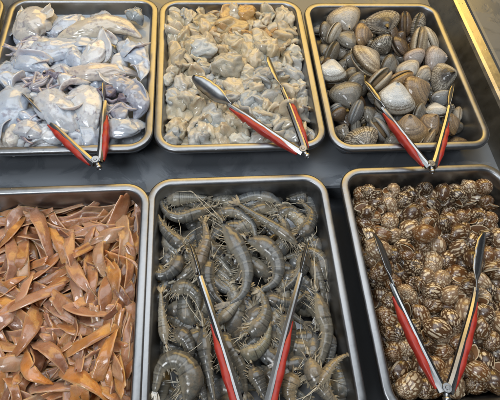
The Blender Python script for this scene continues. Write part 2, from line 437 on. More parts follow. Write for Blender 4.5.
def bit_mesh(seed):
    r = random.Random(seed); kind = (0, 3, 1, 0, 2, 3)[seed % 6]
    V, F = [], []
    if kind < 3:                        # curled ruffled slab with thickness
        nu, nv = 19, 13; L = r.uniform(.85, 1.15); Wd = r.uniform(.5, .75); bend = r.uniform(.5, 2.3) * (1 if r.random() < .7 else -1); tw = r.uniform(-.8, .8)
        th = r.uniform(.15, .26)
        def P(u, v, s):
            wv = Wd * (1 - .70 * abs(u) ** 2.2) * (1 + .22 * nz((u, v, seed), 1.5)) 
            x, y = u * L * .5, v * wv * .5
            t_ = th * sqrt(max(.02, 1 - max(abs(u), abs(v)) ** 3))
            z = s * t_ * .5 + .12 * nz((u, v, 0), 1.3, seed) + .05 * nz((u, v, s), 2.2, seed + 4) + .02 * nz((u, v, s), 5.5, seed + 6) + .030 * abs(v) ** 2 * sin(u * 7 + seed)
            an = bend * u * .5; R = L / bend
            c, q = cos(an), sin(an)
            px, pz = (R - z) * q, R - (R - z) * c
            a2 = tw * u
            return Vector((px, y * cos(a2) - pz * sin(a2), y * sin(a2) + pz * cos(a2)))
        for s in (1, -1):
            for i in range(nu):
                for j in range(nv): V.append(P(i / (nu - 1) * 2 - 1, j / (nv - 1) * 2 - 1, s))
        o = nu * nv
        for i in range(nu - 1):
            for j in range(nv - 1):
                a = i * nv + j; q = (a, a + nv, a + nv + 1, a + 1)
                F.append(q); F.append(tuple(reversed([x + o for x in q])))
        ed = [(i * nv) for i in range(nu)] + [(nu - 1) * nv + j for j in range(1, nv)] + [i * nv + nv - 1 for i in range(nu - 2, -1, -1)] + [j for j in range(nv - 2, 0, -1)]
        for k in range(len(ed)):
            a, b = ed[k], ed[(k + 1) % len(ed)]; F.append((b, a, a + o, b + o))
    else:                               # lumpy folded piece
        nu, nv = 30, 20
        A = Vector((r.uniform(.42, .55), r.uniform(.3, .4), r.uniform(.20, .30)))
        for j in range(nv + 1):
            ph = pi * j / nv
            for i in range(nu):
                t = 2 * pi * i / nu
                d = Vector((sin(ph) * cos(t), sin(ph) * sin(t), cos(ph)))
                k = 1.06 + .30 * nz(d, 1.4, seed) + .17 * nz(d, 3.0, seed + 5) + .05 * nz(d, 6.5, seed + 6) - .38 * abs(nz(d, 1.5, seed + 9))
                V.append(Vector((d.x * A.x, d.y * A.y, d.z * A.z)) * k)
        for j in range(nv):
            for i in range(nu):
                i2 = (i + 1) % nu; F.append((j * nu + i, (j + 1) * nu + i, (j + 1) * nu + i2, j * nu + i2))
    return mesh_data('shelled_meat', V, F, MAT['bit'])

def ribbon(P, wid, th, n_across=7, roll=lambda t: 0.0, normal=Vector((0, 0, 1)), taper=(.35, .2), seed=0, name='strip', cup=0.0):
    """thick tapered ribbon along P"""
    N = len(P); T = tangents(P); V, F, al, ac = [], [], [], []
    for s in (1, -1):
        for i in range(N):
            u = i / (N - 1); t = T[i]
            side = t.cross(normal).normalized(); up = side.cross(t)
            rl = roll(u); sd = side * cos(rl) + up * sin(rl); nn = up * cos(rl) - side * sin(rl)
            wv = wid * (taper[0] + (1 - taper[0]) * sstep(0, .22, u)) * (1 + (taper[1] - 1) * max(0, (u - .35) / .65) ** 1.15)
            wv *= 1 + .30 * nz((u * 3, 0, 0), 1, seed) + .10 * nz((u * 9, 0, 0), 1, seed + 7)
            for j in range(n_across):
                v = j / (n_across - 1) * 2 - 1
                tk = th * (1 - .45 * v ** 8) * (1 - .3 * (2 * u - 1) ** 6)
                off = nz((u * 4, v * 1.1, 0), 1, seed + 3) * wid * .09 + cup * v * v * wid
                e_ = (nz((v * 1.7, seed, 0), 1.3, 2) * .22 + v * .18 * sin(seed * 2.3)) * wid * ((1 - u) ** 6 - u ** 6)
                V.append(P[i] + t * e_ + sd * (v * wv * .5) + nn * (s * tk * .5 + off)); al.append(u * 4); ac.append(v)
    o = N * n_across
    for i in range(N - 1):
        for j in range(n_across - 1):
            a = i * n_across + j; q = (a, a + n_across, a + n_across + 1, a + 1)
            F.append(q); F.append(tuple(x + o for x in reversed(q)))
    nv, nu = n_across, N
    ed = [(i * nv) for i in range(nu)] + [(nu - 1) * nv + j for j in range(1, nv)] + [i * nv + nv - 1 for i in range(nu - 2, -1, -1)] + [j for j in range(nv - 2, 0, -1)]
    for k in range(len(ed)):
        a, b = ed[k], ed[(k + 1) % len(ed)]; F.append((b, a, a + o, b + o))
    return mesh_data(name, V, F, MAT['strip'], attrs={'along': al, 'across': ac})
def strip_proto(seed):
    r = random.Random(seed); L = r.uniform(.055, .105); bend = r.uniform(-.9, .9); lift = r.uniform(-.9, .9)
    P = []
    for i in range(19):
        u = i / 18 - .5
        P.append(Vector((u * L, bend * L * .35 * u * u * 2, lift * L * .30 * u * u * 2 + .002 * nz((u * 4, 0, 0), 1, seed))))
    tw = r.uniform(-1.3, 1.3)
    return ribbon(P, r.uniform(.011, .018), .0018, roll=lambda t: tw * (t - .5), taper=(r.uniform(.5, 1.0), r.uniform(.25, .95)), seed=seed, cup=r.uniform(-.06, .06))
N_BIT, N_STRIP = 12, 12

# settled resting places: variant, x y z (0.1 mm), quaternion (%), size (0.1 mm)
SNAILS = "0,5214,-2594,-652,5,-61,73,-31,340;0,5341,-2337,-697,40,39,54,-63,292;0,5170,-797,-682,58,-69,-31,-31,279;0,4350,-577,-656,63,13,-74,19,328;0,5107,-1290,-679,15,-68,25,67,341;0,4322,-1469,-667,81,-46,-36,-10,307;0,4967,-3326,-670,53,45,70,18,341;0,3649,-3411,-713,80,41,34,26,321;0,4269,-3419,-660,23,92,-23,21,320;0,3784,-2325,-681,31,90,-13,-29,284;0,5188,-2993,-681,31,40,-86,9,268;0,3368,-670,-649,18,68,-10,71,337;0,4665,-3071,-716,41,28,-60,-63,288;0,3995,-2230,-633,96,-16,-22,8,340;0,5412,-1043,-726,77,46,31,31,270;0,4660,-941,-680,53,-4,-62,58,287;0,3931,-3452,-706,77,2,62,-11,279;0,5368,-616,-672,44,5,-77,47,305;0,4119,-2551,-641,55,10,2,-83,332;0,4778,-2829,-710,81,50,26,17,332;0,5413,-1624,-697,53,-24,46,67,340;0,4782,-2036,-699,69,-9,65,-30,281;0,3616,-1632,-705,23,-10,49,83,344;0,4408,-3023,-655,66,13,-53,-52,309;0,4136,-2982,-658,51,-53,11,-66,337;0,3346,-2025,-680,18,-16,-60,76,309;0,3560,-2665,-693,55,78,-30,0,288;0,4111,-894,-679,17,81,-49,26,276;0,4434,-1967,-661,42,80,-42,6,336;0,3428,-1508,-684,71,-24,15,65,335;0,4912,-2215,-656,17,98,-9,9,296;0,3715,-2801,-677,36,-23,88,19,291;0,3612,-579,-689,86,-40,16,29,300;0,4083,-595,-709,68,52,36,-37,284;0,3701,-1898,-679,83,-46,-31,-3,288;0,3345,-3374,-693,78,-63,3,-3,275;0,4532,-1421,-672,17,77,-55,26,294;0,4746,-3229,-663,19,-63,-5,-75,309;0,3351,-1258,-667,36,5,-74,56,317;0,4436,-971,-692,38,-56,22,70,326;0,4090,-1329,-656,9,-4,34,-94,338;0,5386,-2065,-672,4,-67,34,-66,299;0,4433,-2306,-692,59,-63,39,-31,267;0,4046,-1710,-718,61,58,31,44,283;0,3357,-996,-673,61,-63,-42,23,314;0,3549,-2915,-662,68,-46,-58,6,325;0,3550,-2369,-673,36,31,-61,63,300;0,3642,-1383,-688,67,-20,69,21,315;0,5076,-1968,-710,47,25,51,68,330;0,4283,-2773,-699,32,-48,33,75,311;0,3336,-2997,-708,48,-19,33,79,303;0,4357,-1233,-707,37,33,-46,-74,341;0,4747,-1612,-690,63,-15,67,37,331;0,5438,-1302,-695,53,-40,34,67,321;0,4939,-633,-647,74,-1,-67,4,342;0,4722,-564,-680,30,35,-88,9,273;0,5004,-1738,-717,88,42,22,-6,293;0,4115,-2046,-676,15,35,-37,85,273;0,5082,-2831,-698,65,-20,60,41,309;0,3774,-1098,-684,36,47,80,-8,268;0,4693,-2269,-702,25,-68,-5,69,277;0,5362,-2814,-664,64,-21,-72,17,321;0,4465,-2199,-544,7,8,-60,-79,344;0,3695,-2559,-665,58,-49,-40,-51,304;0,3317,-607,-416,36,-66,-53,-39,336;0,3755,-3220,-710,23,-15,62,74,297;0,3925,-1478,-503,64,-12,-74,15,311;0,3935,-1880,-652,26,70,-20,63,336;0,4899,-1992,-543,30,-23,-74,-56,288;0,4924,-2634,-670,52,77,31,-19,323;0,5304,-1440,-554,12,-71,-70,3,279;0,4699,-2105,-589,52,73,-14,42,267;0,3578,-1142,-683,60,-4,73,-33,314;0,4577,-3103,-498,45,-50,66,32,315;0,4479,-759,-700,12,-7,-76,-64,301;0,5170,-580,-599,45,-89,5,8,300;0,3932,-2856,-698,93,30,20,4,265;0,4581,-1801,-695,32,-56,36,68,311;0,4956,-850,-673,49,43,-69,32,289;0,4169,-2274,-653,19,-59,-30,-72,318;0,5210,-1553,-723,65,49,-37,-45,268;0,3386,-860,-481,62,-12,-74,23,325;0,5448,-2580,-690,73,61,-31,5,266;0,4313,-1241,-447,13,31,-88,34,305;0,4936,-1772,-485,75,11,-62,22,270;0,5199,-2206,-677,32,-83,13,-45,288;0,3522,-886,-669,44,-56,-52,-47,298;0,4570,-1978,-477,61,15,-64,-44,342;0,5371,-983,-546,20,41,-23,-86,306;0,4531,-1170,-523,32,-70,25,-58,296;0,5380,-854,-671,55,28,-77,15,291;0,5417,-1878,-589,39,-70,-37,-47,271;0,3849,-579,-662,38,-42,-82,-7,315;0,4262,-3169,-675,35,-90,-23,-12,287;0,3331,-2290,-709,31,-41,50,70,280;0,4543,-634,-536,45,-3,-77,-45,341;0,3492,-3384,-504,59,-52,-43,-45,339;0,3713,-758,-663,39,-49,78,-4,319;0,4487,-3219,-659,32,-17,-93,-4,324;0,4750,-2718,-531,43,61,-10,-66,273;0,3372,-2501,-643,27,96,-7,-1,344;0,3795,-2111,-645,91,-29,-26,11,342;0,4935,-1248,-524,69,49,-45,28,326;0,3885,-1310,-672,27,51,-55,61,292;0,3906,-3029,-695,3,74,2,-67,289;0,4992,-1513,-715,54,41,-1,-74,287;0,4970,-3081,-668,75,-2,-59,29,294;0,3508,-1820,-521,41,56,68,-23,343;0,4018,-3265,-651,60,-30,-70,-23,341;0,4408,-2577,-687,65,-50,55,14,300;0,3956,-2444,-708,83,-7,54,11,280;0,4306,-2874,-472,49,1,-83,25,288;0,4661,-1219,-678,16,-23,48,-83,298;0,3856,-1556,-685,41,-68,50,-35,276;0,5165,-3427,-696,44,26,43,-74,272;0,4033,-1096,-688,8,-54,-3,84,343;0,4657,-2619,-698,75,14,65,3,309;0,3355,-1778,-705,74,-3,44,50,324;0,4801,-1398,-673,28,20,94,9,284;0,3710,-1625,-495,55,40,26,-68,293;0,4724,-3424,-649,31,-14,-11,93,310;0,3491,-3206,-682,18,45,-61,63,278;0,4724,-2520,-378,42,64,-23,61,314;0,4796,-789,-493,3,-88,-1,-48,268;0,4951,-2925,-514,63,28,51,-52,319;0,3316,-1343,-480,57,43,50,-49,326;0,4745,-767,-717,89,29,33,-3,281;0,5403,-1691,-490,78,54,19,26,297;0,5159,-1090,-413,14,-77,-54,-31,338;0,3735,-3018,-598,39,-38,46,70,284;0,3781,-1288,-494,22,-50,8,-83,286;0,4425,-1478,-458,42,50,-62,43,330;0,4000,-968,-525,76,-48,45,3,269;0,5199,-2290,-488,34,90,4,26,336;0,4349,-3040,-430,17,-17,-64,73,289;0,5098,-1606,-561,21,57,8,-79,302;0,4804,-3039,-519,60,46,-53,38,306;0,3908,-2629,-686,59,37,70,18,308;0,3349,-2929,-505,64,32,7,-69,301;0,5266,-1153,-660,12,89,6,-44,279;0,4056,-1247,-445,57,39,-72,-9,340;0,3877,-1631,-376,48,-5,75,-46,278;0,4064,-3418,-502,60,-36,-71,7,302;0,5388,-531,-507,10,66,7,-74,285;0,4510,-3414,-665,64,-13,-48,58,311;0,4633,-1381,-528,36,77,53,4,292;0,3528,-2217,-587,51,11,-74,-44,317;0,4263,-983,-558,62,58,-48,23,299;0,4094,-2795,-559,97,14,0,-22,329;0,5216,-1766,-702,70,41,52,-27,295;0,5132,-3156,-563,58,7,-80,12,312;0,4709,-1582,-424,2,-98,4,19,320;0,4811,-2473,-673,70,-20,-67,-16,280;0,4357,-2395,-573,80,33,40,31,307;0,3718,-599,-513,78,0,56,28,313;0,3879,-872,-689,26,5,69,-68,292;0,4789,-1816,-723,73,54,-24,-34,270;0,5207,-2077,-555,68,36,45,45,320;0,3808,-3434,-484,33,-68,-14,-64,307;0,3881,-2456,-459,28,55,-62,49,338;0,3352,-1107,-480,71,-41,-55,-19,324;0,3354,-1664,-513,29,37,-30,-83,308;0,3303,-2202,-484,46,-57,-42,-53,288;0,3584,-2870,-478,12,45,13,-88,302;0,5024,-2411,-656,20,-60,-45,-63,314;0,3776,-1905,-478,4,73,-50,46,289;0,4974,-2193,-455,59,34,-61,40,271;0,4781,-3317,-441,25,-56,43,-66,319;0,3295,-3435,-538,43,42,74,-29,272;0,4567,-2158,-305,15,-59,28,-74,301;0,3356,-1958,-530,75,59,23,17,271;0,4182,-1905,-661,53,-10,-59,-60,292;0,4490,-2743,-685,52,-28,-77,21,268;0,3597,-817,-394,42,-33,-82,-19,302;0,4216,-787,-693,59,1,78,-21,281;0,5084,-792,-504,31,-69,-47,45,328;0,4151,-1542,-649,58,33,-8,74,268;0,4553,-835,-520,59,37,69,-22,288;0,5079,-1022,-689,10,55,23,-79,320;0,3920,-3123,-462,38,54,-48,58,291;0,4347,-1705,-692,35,64,-20,-66,340;0,4711,-1811,-504,24,-26,-76,-55,275;0,4394,-3252,-371,71,59,34,18,293;0,3369,-1897,-325,29,67,7,-68,323;0,4742,-1357,-370,53,44,61,39,325;0,5442,-1459,-393,46,-47,47,59,302;0,4914,-2409,-533,57,-50,34,56,266;0,4953,-2682,-403,37,-60,37,61,333;0,4513,-1736,-503,70,42,-34,-46,310;0,5315,-724,-482,39,52,3,76,323;0,5164,-2714,-487,38,-71,-28,52,313;0,3938,-1831,-370,10,-99,0,-8,302;0,4710,-2904,-411,51,51,6,-69,266;0,4563,-2852,-561,2,-74,-19,65,303;0,4493,-2482,-377,57,-36,60,44,339;0,3589,-2040,-461,29,-12,-30,-90,287;0,4954,-1024,-453,9,-28,-46,84,283;0,5434,-1171,-427,71,-14,-9,69,343;0,5132,-1392,-427,54,-23,55,-59,342;0,4131,-2202,-419,67,-4,-72,-16,300;0,3533,-545,-319,33,-27,-30,85,314;0,3877,-1684,-596,21,61,26,-72,279;0,4597,-3385,-431,62,52,-41,42,322;0,3595,-1257,-488,28,-78,1,56,328;0,4932,-3437,-339,71,50,49,-10,269;0,3521,-1491,-464,56,55,61,-10,343;0,5388,-2433,-514,41,33,44,72,312;0,4353,-751,-509,5,-76,-63,-13,289;0,4761,-588,-439,63,-27,55,48,298;0,3855,-2862,-453,8,-76,54,-35,326;0,3375,-2479,-402,41,-44,-14,79,308;0,4036,-2969,-461,10,38,-4,92,277;0,3564,-3087,-575,34,-33,30,83,290;0,4252,-1770,-475,64,43,17,-62,334;0,4313,-2020,-488,85,7,10,51,341;0,3789,-1097,-460,83,36,-33,-28,312;0,4961,-572,-453,17,-12,-87,-45,277;0,4951,-3170,-393,51,-45,60,-42,310;0,5228,-1867,-522,18,-1,-47,-86,286;0,3339,-2757,-700,33,75,15,-55,279;0,4181,-1478,-448,11,22,-51,83,270;0,4144,-3176,-509,47,-7,77,43,328;0,3369,-975,-306,55,-39,37,-65,271;0,5396,-886,-331,60,-46,-36,54,271;0,4520,-1251,-336,83,-49,-18,-22,295;0,5095,-1979,-383,87,-11,40,-28,332;0,4339,-3265,-515,20,31,-86,34,273;0,3642,-3433,-403,65,41,24,-60,274;0,4596,-2454,-602,14,44,-65,-60,283;0,3606,-2440,-451,5,14,92,-37,336;0,3726,-933,-590,91,-17,-37,-1,272;0,4244,-2619,-395,60,-72,-28,-21,341;0,4082,-774,-376,79,4,-53,32,329;0,4811,-1033,-573,0,-51,81,-29,321;0,3379,-3413,-330,26,54,13,-79,336;0,4207,-594,-470,25,-53,69,43,317;0,5406,-2175,-509,42,47,44,-63,304;0,3721,-2676,-471,55,15,-82,-5,318;0,3895,-563,-335,36,-81,-10,-44,272;0,4065,-1972,-438,37,-61,9,-69,305;0,4461,-2668,-526,60,40,0,-69,333;0,4728,-1136,-443,72,55,42,-3,293;0,4709,-2297,-427,20,-40,-89,2,340;0,4795,-2092,-412,6,-44,66,60,318;0,3303,-2675,-482,34,32,87,17,271;0,4340,-2284,-351,46,-1,-88,13,296;0,3544,-1023,-474,59,-6,80,3,290;0,4183,-1395,-303,54,13,-69,-47,342;0,3839,-813,-461,73,-26,-46,-42,328;0,4142,-970,-400,55,25,49,63,312;0,3721,-3284,-524,39,58,-59,-40,273;0,5154,-588,-352,65,-29,-56,-44,302;0,3449,-2335,-353,75,-6,-27,-60,303;0,5062,-1730,-402,3,16,39,91,280;0,3978,-3400,-335,30,-22,38,85,335;0,4347,-3444,-492,11,45,0,-88,276;0,3708,-3124,-401,61,-21,58,49,317;0,4430,-564,-356,99,-15,-3,-7,278;0,3523,-2691,-417,73,50,-46,12,275;0,3367,-1583,-292,17,-55,24,78,339;0,3999,-595,-492,54,-83,-16,-3,278;0,3882,-2088,-417,17,32,93,1,292;0,3735,-2202,-437,20,-16,-3,97,341;0,3352,-3170,-553,24,70,27,-61,309;0,4097,-2348,-499,5,-48,-3,87,285;0,5092,-2512,-491,89,-13,22,37,281;0,4426,-1002,-431,1,-72,44,-53,295;0,4793,-1800,-330,20,-2,69,70,323;0,4904,-748,-355,37,-23,-78,-45,285;0,4592,-2754,-326,46,66,-59,4,286;0,3992,-2706,-376,11,48,-58,-64,337;0,4920,-1485,-497,28,64,21,-69,306;0,5396,-622,-265,46,13,-45,75,315;0,4070,-1681,-520,57,54,30,-54,295"
CLAMS = "0,3377,2517,-373,92,4,-7,-39,168;0,5333,1465,-297,49,-27,83,-7,170;0,4109,885,-312,21,35,32,86,204;0,3233,1281,-300,3,84,19,-51,161;0,3824,2357,-296,11,-62,13,-77,160;0,3770,2128,-274,63,-26,-67,-31,184;0,5260,2947,-377,84,2,4,54,161;0,5220,237,-316,29,95,10,-8,208;0,4212,239,-251,34,-69,-14,-63,205;0,4447,2698,-337,39,46,80,7,162;0,5072,2492,-326,90,14,30,29,195;0,3815,306,-365,1,-95,30,0,194;0,4287,1866,-372,3,97,-22,-5,172;0,4686,245,-375,8,40,-91,-1,162;0,4574,1998,-322,41,42,15,79,205;0,3561,1968,-283,79,-1,-60,-11,183;0,3418,2789,-349,29,43,-84,-16,175;0,3435,827,-358,100,5,-2,2,207;0,3901,895,-307,68,35,63,14,163;0,4060,1424,-331,34,-37,-76,41,174;0,3543,571,-273,74,3,66,-14,169;0,4238,2435,-280,54,-2,-75,38,185;0,4855,1221,-360,52,0,-5,-85,202;0,4949,1992,-328,93,13,26,20,202;0,4783,2626,-258,50,-23,77,34,207;0,5376,787,-279,66,-10,69,-27,170;0,3784,3009,-352,2,10,11,99,209;0,5031,2811,-351,72,3,-27,-64,187;0,3593,1407,-295,36,-42,10,-82,205;0,4661,1013,-329,16,-6,-48,86,187;0,4527,2453,-302,57,-5,55,61,181;0,4033,1247,-294,69,70,-8,-16,168;0,4624,719,-352,26,-64,-69,21,175;0,3701,765,-293,20,-55,24,78,162;0,3873,2578,-264,64,54,40,-37,199;0,4523,3068,-248,74,-30,-58,-14,210;0,5282,547,-308,33,-18,-67,-64,197;0,4767,2151,-280,30,48,66,-50,173;0,3893,661,-292,73,28,-33,52,200;0,3429,204,-292,53,71,-36,30,205;0,4775,1647,-371,100,-1,2,1,174;0,3273,982,-284,35,66,-44,50,177;0,5281,2757,-336,57,-82,-3,-4,164;0,3429,1149,-284,38,-74,-46,-32,195;0,3288,1945,-278,48,56,3,-67,205;0,4079,1707,-363,15,95,26,-12,163;0,4420,556,-288,81,-28,34,39,189;0,3669,2698,-328,80,-36,-31,37,184;0,5308,1844,-284,51,-43,-56,-50,175;0,4316,1608,-341,27,92,16,-22,167;0,5293,2335,-267,40,-59,47,51,177;0,4303,2916,-359,48,-5,14,86,184;0,4598,1385,-352,53,-3,-16,-83,207;0,4815,435,-264,54,-11,77,32,201;0,5003,949,-264,63,-46,29,56,195;0,4403,1063,-257,73,0,-67,-13,208;0,3285,2197,-373,9,48,-87,-3,165;0,5152,1275,-349,95,19,17,-19,177;0,3940,2774,-337,23,20,-32,90,165;0,3685,1747,-266,52,-33,63,47,188;0,4178,543,-279,62,-10,-69,-35,194;0,3312,3039,-370,6,100,0,7,172;0,4354,756,-317,6,39,-31,87,163;0,3830,1492,-345,17,-82,-53,14,207;0,4979,1520,-291,67,-41,52,-33,192;0,5326,2073,-337,62,6,-57,-54,163;0,4995,556,-332,92,-7,30,24,172;0,4854,747,-274,59,-6,-78,-19,197;0,4458,337,-322,14,-71,-53,-45,167;0,4748,2984,-315,43,-13,64,-62,166;0,3415,1429,-356,64,-18,9,-74,187;0,5280,1144,-311,41,4,59,-69,163;0,4115,3047,-286,51,19,84,-4,181;0,4176,2703,-353,19,-65,67,-30,167;0,3699,1084,-312,71,35,16,-59,195;0,3840,1828,-294,23,-59,-29,-72,167;0,5268,916,-283,4,69,0,-73,161;0,3288,1681,-328,16,-50,73,44,161;0,3628,2431,-332,36,-56,75,-4,168;0,4436,2254,-368,2,98,-18,-5,182;0,4285,1371,-348,24,-77,59,-2,182;0,4717,1836,-264,62,38,52,-45,181;0,3299,528,-333,40,-82,30,-27,178;0,4846,2356,-315,12,-43,-71,-55,198"
